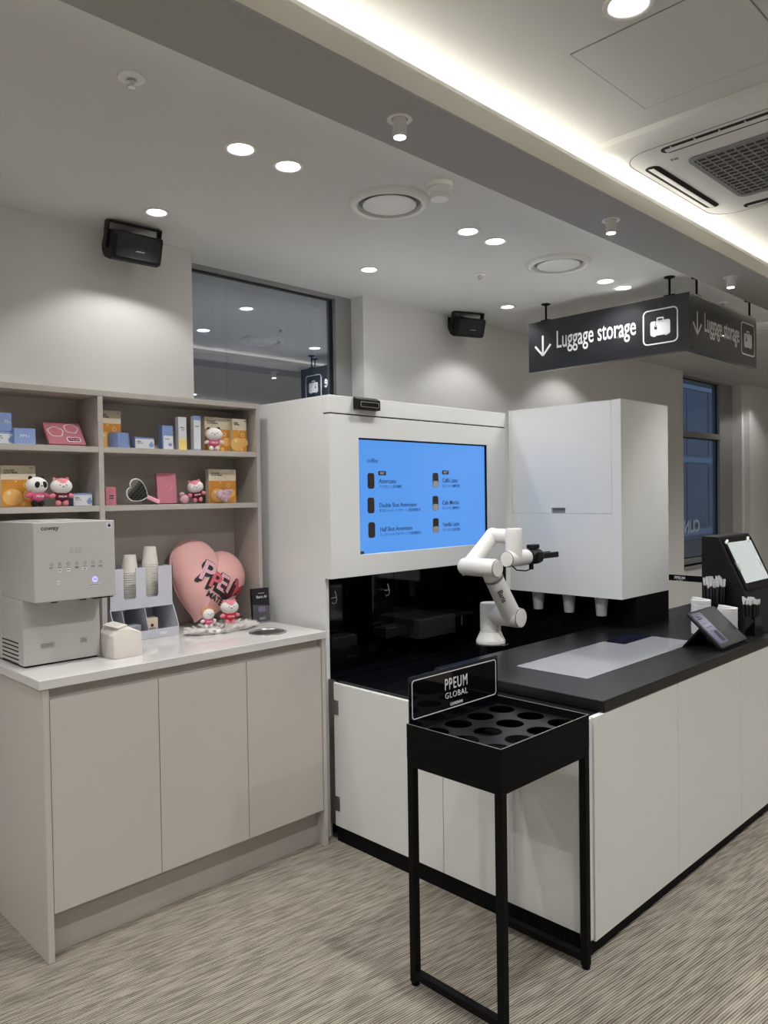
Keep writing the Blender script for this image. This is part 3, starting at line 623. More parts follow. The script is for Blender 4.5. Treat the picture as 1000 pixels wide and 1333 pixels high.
MB().ring(rrect(.50, .50, .035, 6, acx, acy), rrect(.468, .468, .025, 6, acx, acy), (0, 0, ZU-.0520), UX, UY, (0, 0, .005)).build('grille_frame', M_GR, t)
for k in range(15):
    q = -.225+.45*k/14
    box('grille_bar', acx+q-.004, acx+q+.004, acy-.234, acy+.234, ZU-.0520, ZU-.0491, M_GR, t)
    box('grille_bar', acx-.234, acx+.234, acy+q-.0022, acy+q+.0022, ZU-.0515, ZU-.0491, M_GR, t)
text('lettering', 'LG', (acx-.285, acy+.275, ZU-.0478), (0, -1, 0), (1, 0, 0), .022, mat('grey print', (.18, .18, .18), .6), t)
# wall speakers
def speaker(cx, yw, zc, w_, label, yaw):
    t = thing('wall_speaker', label, 'speaker', (cx, yw, zc), 'black wall speakers')
    R = Matrix.Translation((cx, yw-.115, zc)) @ Matrix.Rotation(math.radians(yaw), 4, 'Z') @ Matrix.Rotation(math.radians(18), 4, 'X')
    prof = [(-.062, -.052), (-.066, -.03), (-.066, .045), (-.060, .058), (-.01, .058), (.045, .030), (.062, 0), (.055, -.03), (.02, -.056), (-.03, -.062)]
    MB().prism(prof, (-w_/2, 0, 0), UY, UZ, (w_, 0, 0)).build('cabinet', M_DARK, t, bevel=.007, seg=3, xf=R)
    MB().prism(rrect(w_-.03, .094, .012, 4, 0, .004), (0, -.0662, 0), UX, UZ, (0, -.003, 0)).build('grille', mat('black speaker cloth', (.014, .014, .017), .75, bump=.4, bscale=1500), t, xf=R)
    MB().prism([(-.022, -.004), (.018, -.004), (.02, .001), (-.016, .001)], (.01, -.0694, -.01), UX, UZ, (0, -.001, 0)).build('badge', M_CHROME, t, xf=R)
    for s in (-1, 1): MB().box(s*(w_/2+.005)-.004, s*(w_/2+.005)+.004, -.02, .02, -.02, .088).build('bracket_arm', M_DARK, t, xf=R, bevel=.002)
    MB().box(-w_/2-.009, w_/2+.009, -.02, .02, .084, .092).build('bracket_bridge', M_DARK, t, xf=R, bevel=.002)
    MB().box(cx-.04, cx+.04, yw-.10, yw, zc+.055, zc+.066).build('wall_arm', M_DARK, t)
    MB().box(cx-.045, cx+.045, yw-.006, yw, zc+.0, zc+.075).build('wall_plate', M_DARK, t)
speaker(1.555, YW, 2.562, .215, 'black wall speaker on a bracket above the left shelf bay', -4)
speaker(3.84, YR, 2.565, .200, 'black wall speaker on a bracket left of the luggage sign', -20)

# ------------------------------------------------------------------ cup collection stand in front of the counter
PX0, PX1, PY0, PY1 = 1.683, 2.139, 1.265, 1.621
t = thing('cup_stand', 'black metal cup collection stand with a holed tray and sign board', 'stand', ((PX0+PX1)/2, (PY0+PY1)/2, 0))
q = .024
for x in (PX0, PX1-q):
    for y in (PY0, PY1-q):
        box('leg', x, x+q, y, y+q, .010, .700, M_BLACK, t, bevel=.0015)
        MB().lathe((x+q/2, y+q/2, 0), UZ, [(.011, 0), (.013, .002), (.013, .008), (.008, .0105)], 20).build('foot', M_BLACK, t, smooth=True)
    box('side_rail', x, x+q, PY0+q, PY1-q, .022, .046, M_BLACK, t, bevel=.0015)
    box('top_rail', x, x+q, PY0+q, PY1-q, .676, .700, M_BLACK, t, bevel=.0015)
for y in (PY0, PY1-q): box('top_rail', PX0+q, PX1-q, y, y+q, .676, .700, M_BLACK, t, bevel=.0015)
tr = MB().ring([(PX0, PY0), (PX1, PY0), (PX1, PY1), (PX0, PY1)], [(PX0+.003, PY0+.003), (PX1-.003, PY0+.003), (PX1-.003, PY1-.003), (PX0+.003, PY1-.003)], (0, 0, .7008), UX, UY, (0, 0, .1035)).build('tray_wall', M_BLACK, t)
MB().ring([(PX0, PY0), (PX1, PY0), (PX1, PY1), (PX0, PY1)], [(PX0+.003, PY0+.003), (PX1-.003, PY0+.003), (PX1-.003, PY1-.003), (PX0+.003, PY1-.003)], (0, 0, .8044), UX, UY, (0, 0, .0008)).build('tray_edge', mat('worn bare edge', (.30, .29, .28), .4, metal=.6), t)
# holed plate: one cell with a round hole, 4 x 3, built as real holes
cw, chh = (PX1-PX0-.007)/4, (PY1-PY0-.007)/3; zpl = .776
mbp = MB()
for i in range(4):
    for j in range(3):
        cx_, cy_ = PX0+.0035+cw*(i+.5), PY0+.0035+chh*(j+.5); n_ = 32; sq = []
        for k in range(n_):
            a = 2*PI*(k+.5)/n_; m_ = max(abs(math.cos(a))/(cw/2), abs(math.sin(a))/(chh/2)); sq.append((cx_+math.cos(a)/m_, cy_+math.sin(a)/m_))
        for k, a in enumerate([math.atan2(chh, cw), PI-math.atan2(chh, cw), PI+math.atan2(chh, cw), 2*PI-math.atan2(chh, cw)]):
            kk = min(range(n_), key=lambda z: abs(2*PI*(z+.5)/n_-a)); sq[kk] = (cx_+(1 if k in (0, 3) else -1)*cw/2, cy_+(1 if k < 2 else -1)*chh/2)
        mbp.ring(sq, [(cx_+.044*math.cos(2*PI*(k+.5)/n_), cy_+.044*math.sin(2*PI*(k+.5)/n_)) for k in range(n_)], (0, 0, zpl), UX, UY, (0, 0, .003))
mbp.build('holed_plate', M_SLAB, t)
box('tray_floor', PX0+.0032, PX1-.0032, PY0+.0032, PY1-.0032, .7012, .704, M_BLACK, t)
sb = box('sign_board', PX0+.006, PX1-.006, PY1-.0075, PY1-.0035, .781, .945, M_GLOSS, t, bevel=.001)
bw = PX1-PX0-.012; bc = Vector(((PX0+PX1)/2, PY1-.0078, .873))
MB().ring(rrect(bw-.022, .122, .012, 5), rrect(bw-.028, .116, .010, 5), bc, UX, UZ, (0, -.0006, 0)).build('sign_border', M_PRINTW, sb)
text('lettering', 'PPEUM', bc+Vector((.0, -.0002, .002)), UX, UZ, .052, M_PRINTW, sb, 1, .0004, 'CENTER', .0004, fit=.112, space=1.2)
text('lettering', 'GLOBAL', bc+Vector((.0, -.0002, -.026)), UX, UZ, .027, M_PRINTW, sb, 1, .0, 'CENTER', .0004, fit=.112, space=1.1)
text('lettering', 'GANGNAM', bc+Vector((.0, -.0002, -.052)), UX, UZ, .014, M_PRINTW, sb, 1, .0002, 'CENTER', .0004, fit=.062)

# ------------------------------------------------------------------ things on the black countertop
# order terminal with a sloping screen
OX0, OX1 = 3.851, 4.25
t = thing('order_terminal', 'black wedge-shaped order terminal with a sloping pale screen', 'kiosk terminal', ((OX0+OX1)/2, 1.48, ZT))
pr = [(1.336, ZT+.0005), (1.634, ZT+.0005), (1.634, 1.274), (1.550, 1.274)]
MB().prism(pr, (OX0, 0, 0), UY, UZ, (OX1-OX0, 0, 0)).build('body', M_DARK, t, bevel=.004)
ov = Vector((0, 1.550-1.336, 1.274-ZT)).normalized(); on = UX.cross(ov); oo = Vector((OX0+.0, 1.336, ZT))
def slope(a, b, h=0): return oo+UX*a+ov*b+on*h
sl = Vector((0, 1.550-1.336, 1.274-ZT)).length
MB().prism(rrect(.365, .275, .012, 4, .205, sl-.152), slope(0, 0, .0005), UX, ov, on*.006).build('screen_bezel', M_GLOSS, t)
MB().prism([(.050, sl-.255), (.36, sl-.255), (.36, sl-.040), (.050, sl-.040)], slope(0, 0, .0066), UX, ov, on*.001).build('screen', mat('pale lit screen', (.3, .3, .3), .15, emit=(206, 216, 214), estr=.30), t)
for a, b, ln, ang in ((.050, sl-.035, .035, 25), (.050, sl-.165, .045, 95), (.325, sl-.035, .03, 40), (.33, sl-.16, .045, 95)):
    c_ = slope(a, b, .008); d_ = UX*math.cos(math.radians(ang))+ov*math.sin(math.radians(ang))
    MB().capsule(c_-d_*ln*.4, c_+d_*ln*.4, .007, 12, 3).build('corner_clip', mat('clear clip', (.85, .85, .85), .1), t, smooth=True)
# stacks of lids: every lid is a thing
M_LID = mat('white cup lid', (.86, .86, .88), .35)
lid_me = None
def lidstack(x, y, n, where, group):
    global lid_me
    for k in range(n):
        z = ZT+.0005+.0078*k
        lab = ('top white sip lid of the %s' if k == n-1 else 'white sip lid inside the %s') % where
        if lid_me is None:
            o = MB().lathe((0, 0, 0), UZ, [(.041, 0), (.0445, .001), (.0450, .006), (.0435, .0072), (.040, .0074)], 36).build('cup_lid', M_LID, smooth=True, loc=(0, 0, 0)); lid_me = o.data
        else:
            o = bpy.data.objects.new('cup_lid', lid_me); COL.objects.link(o)
        o.location = (x+random.uniform(-.0006, .0006), y+random.uniform(-.0006, .0006), z); WL[o.name] = o.location.copy()
        setp(o, lab, 'cup lid', group)
        if k == n-1:
            MB().loft([[Vector((x+.0405*math.cos(a), y+.0405*math.sin(a), z+.0073)) for a in [2*PI*q/32 for q in range(32)]],
                       [Vector((x+.039*math.cos(a), y+.039*math.sin(a), z+.013+.006*math.cos(a-PI*.75))) for a in [2*PI*q/32 for q in range(32)]],
                       [Vector((x+.034*math.cos(a), y+.034*math.sin(a), z+.012+.005*math.cos(a-PI*.75))) for a in [2*PI*q/32 for q in range(32)]]]).build('sip_dome', M_LID, o, smooth=True)
lidstack(3.668, 1.560, 21, 'taller lid stack behind the tablet', 'lids in the taller stack')
lidstack(3.700, 1.448, 17, 'shorter lid stack beside the straw cup', 'lids in the shorter stack')
# tablet on a folded stand
t = thing('tablet_computer', 'black tablet leaning on a folded stand at the counter edge', 'tablet', (3.42, 1.36, ZT))
A, B = Vector((3.300, 1.314, ZT+.0135)), Vector((3.600, 1.318, ZT+.0135))
tu = (B-A).normalized(); tv = Vector((0, .150, .135)); tv = (tv-tu*tv.dot(tu)).normalized(); tn = tu.cross(tv); H_ = .205; W_ = (B-A).length
tb = MB().prism(rrect(W_, H_, .012, 4, W_/2, H_/2), A, tu, tv, -tn*.010).build('tablet_body', M_DARK, t, bevel=.001)
MB().prism(rrect(W_-.012, H_-.012, .008, 4, W_/2, H_/2), A+tn*.0002, tu, tv, tn*.0006).build('screen_glass', mat('dark screen glass', (.035, .036, .036), .32), tb)
MB().prism(rrect(.095, .170, .002, 2, .068, .108), A+tn*.0010, tu, tv, tn*.0004).build('screen_page', mat('dim lilac page', (.05, .05, .07), .2, emit=(92, 92, 120), estr=.30), tb)
M_SPT = mat('slate screen print', (.03, .03, .05), .4)
for k, (a, b, w2, h2) in enumerate(((.055, .170, .045, .006), (.055, .160, .045, .006), (.068, .132, .07, .0015), (.068, .112, .07, .0015), (.068, .092, .07, .0015), (.085, .060, .035, .055))):
    MB().prism(rrect(w2, h2, .0005, 1, a, b), A+tn*.0016, tu, tv, tn*.0003).build('screen_block', M_SPT, tb)
p_ = A+tu*.02+tv*.115-tn*.0105; q_ = Vector((A.x+.02, A.y+.128, ZT+.001))
for k, xx in enumerate((.0,)):
    MB().loft([[A+tu*.005+tv*.002-tn*.0105, A+tu*.005+tv*.125-tn*.0105, Vector((A.x+.005, A.y+.175, ZT+.0005)), Vector((A.x+.005, A.y+.165, ZT+.0005)), A+tu*.005+tv*.115-tn*.018],
               [A+tu*(W_-.08)+tv*.002-tn*.0105, A+tu*(W_-.08)+tv*.125-tn*.0105, Vector((A.x+W_-.08, A.y+.175, ZT+.0005)), Vector((A.x+W_-.08, A.y+.165, ZT+.0005)), A+tu*(W_-.08)+tv*.115-tn*.018]]).build('stand_flap', M_BLACK, t)
box('stand_base', A.x, A.x+W_-.02, A.y-.002, A.y+.17, ZT+.0004, ZT+.005, M_BLACK, t)
# straws and stirrers
M_STR = mat('clear plastic wrapper', (.78, .78, .80), .25); M_STB = mat('black straw', (.015, .015, .018), .3)
def strawpot(name, label, x, y, r, h, n, hs, fan, boxed):
    t = thing(name, label, 'straw holder', (x, y, ZT))
    if boxed: MB().loft([[(x-.05, y-.04, ZT+.0005), (x+.05, y-.04, ZT+.0005), (x+.05, y+.04, ZT+.0005), (x-.05, y+.04, ZT+.0005)], [(x-.042, y-.034, ZT+h), (x+.042, y-.034, ZT+h), (x+.042, y+.034, ZT+h), (x-.042, y+.034, ZT+h)]]).build('holder', M_GLOSS, t, bevel=.002)
    else: MB().lathe((x, y, ZT+.0005), UZ, [(r*.95, 0), (r, .004), (r, h)], 32).build('holder', M_BLACK, t, smooth=True)
    return t, n, hs, fan, x, y, r, h
def fill(spec, label, group):
    t, n, hs, fan, x, y, r, h = spec
    for k in range(n):
        a = 2.39996*k; rr = r*.95*math.sqrt((k+.5)/n); b = Vector((x+rr*math.cos(a), y+rr*math.sin(a), ZT+h+.0005)); L2 = hs*random.uniform(.86, 1.05)
        e = b+Vector((math.cos(a)*fan*rr/r, math.sin(a)*fan*rr/r, L2)); d = (e-b)
        o = MB().cyl(b, e, .0036, n=6).build('wrapped_straw', M_STB, smooth=True, loc=b)
        setp(o, label, 'straw', group)
        MB().cyl(b+d*.70, b+d*1.0, .0044, .0058, n=6).build('wrapper_end', M_STR, o)
sp1 = strawpot('straw_holder', 'tall black straw holder behind the white lid stacks', 3.793, 1.547, .049, .135, 40, .125, .006, False)
sp2 = strawpot('straw_box', 'black box holding clear wrapped stirrers beside the terminal', 3.797, 1.378, .038, .090, 26, .085, .003, True)
fill(sp1, 'black straw with a clear wrapper end in the tall holder', 'straws in the tall holder'); fill(sp2, 'short dark stirrer in the black box holder', 'stirrers in the black box')
# retractable barrier belt behind the counter
t = thing('barrier_belt', 'black barrier belt with white print stretched behind the counter', 'barrier belt', (5.3, 2.4, 0))
box('belt', 5.299, 5.301, 2.22, 3.20, .868, .910, M_BLACK, t)
MB().lathe((5.30, 2.19, 0), UZ, [(.15, 0), (.15, .012), (.03, .02), (.03, .84), (.035, .845), (.035, .95), (.03, .955)], 28).build('post', M_BLACK, t, smooth=True)
box('wall_clip', 5.28, 5.32, 3.20, YR, .86, .92, M_BLACK, t)
c = atx(885, 753, 5.298); text('lettering', 'PPEUM', (5.2985, c.y, c.z-.004), -UY, UZ, .026, M_PRINTW, t, 1, .0008, 'CENTER')
text('lettering', 'GLOBAL', (5.2985, c.y, c.z-.016), -UY, UZ, .009, M_PRINTW, t, 1, 0, 'CENTER', fit=.05)

# ------------------------------------------------------------------ water and ice dispenser on the worktop
M_DISP = mat('warm silver plastic', (.52, .505, .49), .38, noise=.01, nscale=3)
WX0, WX1 = .967, 1.250; WZ = .9245
t = thing('water_dispenser', 'boxy silver water and ice dispenser on the left worktop', 'water dispenser', ((WX0+WX1)/2, 2.90, WZ))
box('foot_plinth', WX0+.006, WX1-.02, 2.760, 3.12, WZ, WZ+.006, M_BLACK, t)
lb = box('lower_body', WX0, WX1-.012, 2.752, 2.9655, WZ+.006, 1.158, M_DISP, t, bevel=.002)
ub = box('upper_body', WX0, WX1, 2.640, 2.9655, 1.158, 1.428, M_DISP, t, bevel=.003)
box('rear_body', WX0, WX1-.012, 2.9657, 3.10, WZ+.006, 1.427, M_DISP, t, bevel=.002)
box('top_lid', WX0+.045, WX1-.04, 2.70, 3.06, 1.4282, 1.4305, M_DISP, t, bevel=.003)
for k in range(6):
    z = 1.003-.0145*k; box('vent_slot', WX0-.0004, WX0+.002, 2.800, 2.96, z, z+.005, M_GASKET, lb)
for k in range(2): MB().cyl((1.05+.10*k, 2.69, 1.149), (1.05+.10*k, 2.69, 1.160), .012, n=16).build('outlet_nozzle', M_DARK, ub)
box('outlet_lip', WX1-.075, WX1-.004, 2.655, 2.75, 1.152, 1.159, M_DARK, ub)
yf = 2.6398
def dp(px, py): return aty(px, py, yf)
text('lettering', 'coway', dp(53, 690.5), UX, UZ, .021, M_INK, ub, 1.1, .0003, 'LEFT')
M_ICON = mat('grey icon print', (.16, .155, .15), .6); M_FAINT = mat('unlit display digits', (.44, .43, .42), .4)
text('lettering', '8.88', dp(99, 720), UX, UZ, .030, M_FAINT, ub, .8, 0)
for i, (px, py) in enumerate(((67, 734.5), (78, 734), (89, 733.5), (100, 733), (110.5, 732.3), (121, 731.6), (131, 731))):
    c = dp(px, py); MB().ring(circle(.0050, 16), circle(.0040, 16), c, UX, UZ, (0, -.0004, 0)).build('button_icon', M_ICON, ub)
    text('lettering', ('냉수', '정수', '온수', '얼음', '잠금', '용량', '설정')[i], dp(px, py+6.2), UX, UZ, .0075, M_ICON, ub)
for px, py, w_, h_ in ((78, 742.5, .013, .012), (89, 741.5, .013, .013), (110.5, 740, .017, .010), (76.5, 758.5, .008, .012), (123, 761, .040, .0095), (142, 683.5, .017, .020)):
    c = dp(px, py); s_ = box('paper_sticker', c.x-w_/2, c.x+w_/2, yf-.0006, yf, c.z-h_/2, c.z+h_/2, M_CARDW, ub)
    if w_ > .03: text('lettering', 'PRESS START TO STOP', (c.x, yf-.0008, c.z-.002), UX, UZ, .006, M_INK, s_, fit=.036)
    elif h_ > .015:
        box('lock_mark', c.x-.005, c.x+.005, yf-.0010, yf-.0006, c.z-.006, c.z+.003, M_INK, s_)
        MB().ring(rrect(.008, .008, .003, 3), rrect(.005, .005, .002, 3), (c.x, yf-.0006, c.z+.004), UX, UZ, (0, -.0004, 0)).build('lock_mark', M_INK, s_)
    else: box('sticker_print', c.x-w_*.3, c.x+w_*.3, yf-.0009, yf-.0006, c.z-.0012, c.z+.0012, M_INK, s_)
c = dp(123.5, 754); MB().prism(circle(.0105, 28), c, UX, UZ, (0, -.0012, 0)).build('start_button', mat('lit lilac button', (.5, .5, .8), .4, emit=(170, 170, 255), estr=.45), ub)
text('lettering', '추출', (c.x, yf-.0014, c.z-.002), UX, UZ, .0065, M_INK, ub)
for px, py, w_, h_ in ((62, 840, .052, .022), (109, 833, .026, .022)):
    c = aty(px, py, 2.7515); s_ = box('notice_label', c.x-w_/2, c.x+w_/2, 2.7512, 2.7518, c.z-h_/2, c.z+h_/2, mat('grey film label', (.44, .43, .42), .3), lb)
    for k in range(3): box('label_print', c.x-w_*.42, c.x+w_*.42, 2.7508, 2.7512, c.z+h_*(.22-.22*k)-.001, c.z+h_*(.22-.22*k)+.001, M_ICON, s_)
# paper towel pack: soft block with a folded peak
t = thing('tissue_pack', 'cream paper napkin stack with a folded peak beside the dispenser', 'napkins', (1.305, 2.71, WZ))
M_TIS = mat('embossed cream paper', (.78, .73, .68), .95, bump=.6, bscale=350)
x0, x1, y0, y1 = 1.243, 1.358, 2.658, 2.772
prof = [(0, 0), (1, 0), (1.0, .5), (.99, .80), (.80, .87), (.40, 1.0), (.22, .985), (.0, .76), (-.01, .4)]
hgt = .118
rings = []
for j in range(7):
    v_ = j/6; k_ = 1-.06*(2*v_-1)**4
    rings.append([Vector((x0+(x1-x0)*(.5+(a-.5)*k_)+.0015*math.sin(9*v_+7*b), y0+(y1-y0)*v_+.004*math.sin(6*a), WZ+hgt*b*(1 if b < .7 else (1-.10*(1-v_))))) for a, b in prof])
MB().loft(rings).build('napkin_block', M_TIS, t, smooth=True, bevel=.0015)
MB().loft([[Vector((x0+.022, y0+.004, WZ+hgt*.93)), Vector((x0+.058, y0+.01, WZ+hgt*1.01)), Vector((x0+.05, y1-.01, WZ+hgt*1.04)), Vector((x0+.01, y1-.012, WZ+hgt*.96))],
           [Vector((x0+.026, y0+.006, WZ+hgt*.90)), Vector((x0+.064, y0+.012, WZ+hgt*.96)), Vector((x0+.056, y1-.012, WZ+hgt*.99)), Vector((x0+.016, y1-.014, WZ+hgt*.92))]]).build('raised_fold', M_TIS, t)
# cup organiser: upper cup bays and lower divided tray
M_ORG = mat('pale lilac plastic', (.60, .61, .68), .4)
OXA, OXB, OYF, OYB = 1.385, 1.668, 2.985, 3.165
t = thing('cup_organizer', 'pale lilac organiser with paper cup bays and a tray below', 'organizer', ((OXA+OXB)/2, 3.07, WZ))
zl, zs, zh = WZ+.0005, 1.055, 1.218
th_ = .003
for x in (OXA, OXB-th_): MB().prism([(OYF-.045, zl), (OYB, zl), (OYB, zh), (OYF, zh), (OYF, zs), (OYF-.045, zl+.045)], (x, 0, 0), UY, UZ, (th_, 0, 0)).build('side_wall', M_ORG, t)
box('back_wall', OXA+th_, OXB-th_, OYB-th_, OYB, zl, zh, M_ORG, t)
box('bay_floor', OXA+th_, OXB-th_, OYF+.003, OYB-th_, zs-.004, zs, M_ORG, t)
box('tray_floor', OXA+th_, OXB-th_, OYF-.042, OYB-th_, zl, zl+.003, M_ORG, t)
box('tray_front', OXA+th_, OXB-th_, OYF-.045, OYF-.042, zl, zl+.036, M_ORG, t)
# front plate with two U cut-outs
def Xo(px): return aty(px, 760, OYF).x
u1a, u1b, u2a, u2b = Xo(161), Xo(177), Xo(190), Xo(206)
zu = zs+.036
poly = [(OXA, zs-.006), (OXB, zs-.006), (OXB, zh), (u2b, zh), (u2b, zu+.008), (u2b-.006, zu), (u2a+.006, zu), (u2a, zu+.008), (u2a, zh), (u1b, zh), (u1b, zu+.008), (u1b-.006, zu), (u1a+.006, zu), (u1a, zu+.008), (u1a, zh), (OXA, zh)]
MB().prism(poly, (0, OYF, 0), UX, UZ, (0, th_, 0)).build('front_wall', M_ORG, t)
for x in (Xo(158), Xo(188)): MB().prism([(OYF-.040, zl+.004), (OYB-.004, zl+.004), (OYB-.004, zs-.007), (OYF+.004, zs-.007)], (x, 0, 0), UY, UZ, (.0025, 0, 0)).build('tray_divider', M_ORG, t)
box('name_strip', Xo(200), Xo(209), OYF-.0458, OYF-.0452, zl+.012, zl+.022, M_CARDW, t)
def cupstack(cx, cy, zb, n, top, where, group):
    first = None
    for k in range(n):
        z = zb+.0098*k; last = k == n-1; h = .075 if last else .010
        prof = [(.0335, 0), (.0350, .002), (.0335, .004)] + ([(.0255, .072), (.0245, .075)] if last else [(.0332, .0095)])
        if last or first is None or True:
            if last: o = MB().lathe((cx, cy, z), UZ, prof, 28).build('paper_cup', mat('ivory paper cup', (.76, .725, .66), .7), smooth=True)
            elif first is None:
                o = MB().lathe((cx, cy, z), UZ, prof, 28).build('paper_cup', mat('ivory paper cup', (.76, .725, .66), .7), smooth=True); first = o
            else:
                o = first.copy(); COL.objects.link(o); o.location = (cx, cy, z)
        setp(o, ('top upturned ivory paper cup of the %s' if last else 'upturned ivory paper cup nested within the %s') % where, 'cup', group)
c1 = (aty(168.5, 740, 3.065).x, 3.062); c2 = (aty(195, 740, 3.065).x, 3.062)
def ncups(pytop, cx, cy): 
    d = ray(500, pytop); return 0
cupstack(c1[0], c1[1], zs+.0005, 15, 0, 'shorter cup stack beside the dispenser', 'cups in the shorter stack')
cupstack(c2[0], c2[1], zs+.0005, 18, 0, 'taller cup stack nearer the heart cushion', 'cups in the taller stack')
tb = box('sugar_box', Xo(191), Xo(206), OYF+.01, OYF+.05, zl+.0035, zl+.075, M_CREAM); setp(tb, 'small cream carton in the right tray of the organiser', 'carton')
c = tb.location; MB().prism(circle(.007, 12), (c.x, OYF+.0098, zl+.045), UX, UZ, (0, -.0004, 0)).build('logo', M_SHIRTM, tb)
text('lettering', 'MIRACLE', (c.x, OYF+.0096, zl+.028), UX, UZ, .010, M_INK, tb, fit=.036)
tb = box('sachet_pile', Xo(166), Xo(183), OYF+.0, OYF+.06, zl+.0035, zl+.055, mat('blue grey sachets', (.40, .41, .45), .5, noise=.3, nscale=80), bevel=.004); setp(tb, 'grey sachets filling the middle tray of the organiser', 'sachets')

# ------------------------------------------------------------------ heart cushion, fur mat, plush toys, leaflet on the worktop
def heart(n=72):
    pts = []
    for k in range(n):
        a = 2*PI*k/n; x = 16*math.sin(a)**3; y = 13*math.cos(a)-5*math.cos(2*a)-2*math.cos(3*a)-math.cos(4*a); c_ = Vector((x/16, (y+2.4)/16)); pts.append(tuple(c_*.60+c_.normalized()*.40*.98))
    return pts
M_CUSH = mat('pink satin cushion', (238, 184, 180), .7, noise=.05, nscale=8, bump=.25, bscale=30)
HP = heart(96); tilt = math.radians(-24); HS = .200; TH_ = .095
hc = Vector((1.880, 3.075, WZ+.190))
lean = Matrix.Rotation(math.radians(-12), 3, 'X')
def hmap(a, b, s_off=0, front=True):      # heart-plane coordinates -> world point on the puffed front surface
    r = math.hypot(a, b); th = math.atan2(b, a); R_ = hrad(th); s = min(1, r/R_ if R_ else 0)
    puff = TH_*(max(0, 1-s**2.6))**.55
    ca, sa = math.cos(tilt), math.sin(tilt); x = (a*ca-b*sa)*HS; z = (a*sa+b*ca)*HS
    return hc + lean @ Vector((x, -(puff+s_off) if front else puff*.30, z))
ANG = sorted([(math.atan2(y, x), math.hypot(x, y)) for x, y in HP])
def hrad(th):
    for i in range(len(ANG)):
        a0, r0 = ANG[i-1] if i else (ANG[-1][0]-2*PI, ANG[-1][1]); a1, r1 = ANG[i]
        if a0 <= th <= a1: return r0+(r1-r0)*(th-a0)/(a1-a0+1e-9)
    return ANG[-1][1]
t = thing('heart_cushion', 'large pink heart cushion leaning against the shelf back', 'cushion', (hc.x, hc.y, WZ))
SS = [.02, .15, .3, .45, .6, .72, .82, .9, .95, .98, 1.0]
fr = [[hmap(x*s, y*s) for x, y in HP] for s in SS]; bk = [[hmap(x*s, y*s, front=False) for x, y in HP] for s in reversed(SS[:-1])]
MB().loft(fr+bk).build('cushion_body', M_CUSH, t, smooth=True)
MB().tube([hmap(x, y)+Vector((0, .002, 0)) for x, y in HP]+[hmap(*HP[0])+Vector((0, .002, 0))], .0022, 6).build('seam_piping', M_CUSH, t, smooth=True)
la_ = math.radians(-10)
def onheart(cx, cy, off, k=1.0):
    def fn(x, y):
        X_ = x*math.cos(la_)-y*math.sin(la_); Y_ = x*math.sin(la_)+y*math.cos(la_); return hmap(cx+X_*k, cy+Y_*k, off)
    return fn
cols = [mat('lilac pink letter', (226, 176, 190), .7), mat('coral letter', (214, 100, 108), .7), mat('lilac pink letter', (226, 176, 190), .7), mat('maroon letter', (96, 22, 40), .7), mat('rose letter', (198, 84, 96), .7)]
pos = [(-.28, .13, .66), (-.04, -.01, .52), (.15, .01, .54), (.36, -.08, .48), (.64, .0, .54)]
for i, ch in enumerate('PPEUM'):
    x, y, sz = pos[i]
    for ox, oy in ((-.02, 0), (.02, 0), (0, .02), (-.02, -.03), (-.045, -.055), (-.065, -.08), (0, -.03)):
        text('letter_outline', ch, (0, 0, 0), UX, UZ, sz, M_INK, t, 1.0, .012, 'CENTER', fn=onheart(x+ox, y+oy-.35*sz, .003))
    text('lettering', ch, (0, 0, 0), UX, UZ, sz*1.0, cols[i], t, 1.0, .012, 'CENTER', fn=onheart(x, y-.35*sz, .006))
text('lettering', 'MATE', (0, 0, 0), UX, UZ, .17, M_INK, t, 1.1, .006, 'CENTER', fn=onheart(.10, -.44, .004))
# fluffy mat: a low pad and a coat of fine strands
t = thing('fur_mat', 'round white fluffy mat in front of the heart cushion', 'mat', (1.872, 2.885, WZ))
M_FUR = mat('white fur', (.80, .77, .74), .9, noise=.1, nscale=200)
fx_, fy_ = 1.845, 2.880; fra, frb = .158, .062
MB().loft([[Vector((fx_+fra*k*math.cos(a), fy_+frb*k*math.sin(a), WZ+z)) for a in [2*PI*q/40 for q in range(40)]] for k, z in ((.97, .0005), (1, .008), (.92, .016), (.5, .019))]).build('pad', M_FUR, t, smooth=True)
mb = MB(); FEET = [(aty(271, 800, 2.885).x, 2.885), (aty(299, 795, 2.895).x, 2.895)]
for k in range(330):
    a = random.uniform(0, 2*PI); rr = math.sqrt(random.random())*1.0
    c0 = Vector((fx_+fra*rr*math.cos(a), fy_+frb*rr*math.sin(a), WZ+.008+.008*(1-rr)))
    if any((c0.x-q[0])**2+(c0.y-q[1])**2 < r_**2 for q, r_ in zip(FEET, (.048, .052))): continue
    d = (Vector((math.cos(a)*rr*1.2, math.sin(a)*rr*.8, 0))+Vector((random.uniform(-.5, .5), random.uniform(-.5, .5), random.uniform(.2, .9)))).normalized(); L2 = random.uniform(.022, .042)
    tip = c0+d*L2; tip.z = max(tip.z-.004*rr, WZ+.002)
    for j in range(16):
        b = c0+Vector((random.gauss(0, .006), random.gauss(0, .006), 0)); e = tip+Vector((random.gauss(0, .003), random.gauss(0, .003), random.gauss(0, .003))); e.z = max(e.z, WZ+.001)
        sd = (e-b).orthogonal().normalized()*.0011; m_ = b.lerp(e, .55)+UZ*.003
        mb.add([b-sd, b+sd, m_+sd*.8, m_-sd*.8, e], [(0, 1, 2, 3), (3, 2, 4)])
setp(mb.build('fur_strands', M_FUR, t), kind='stuff')
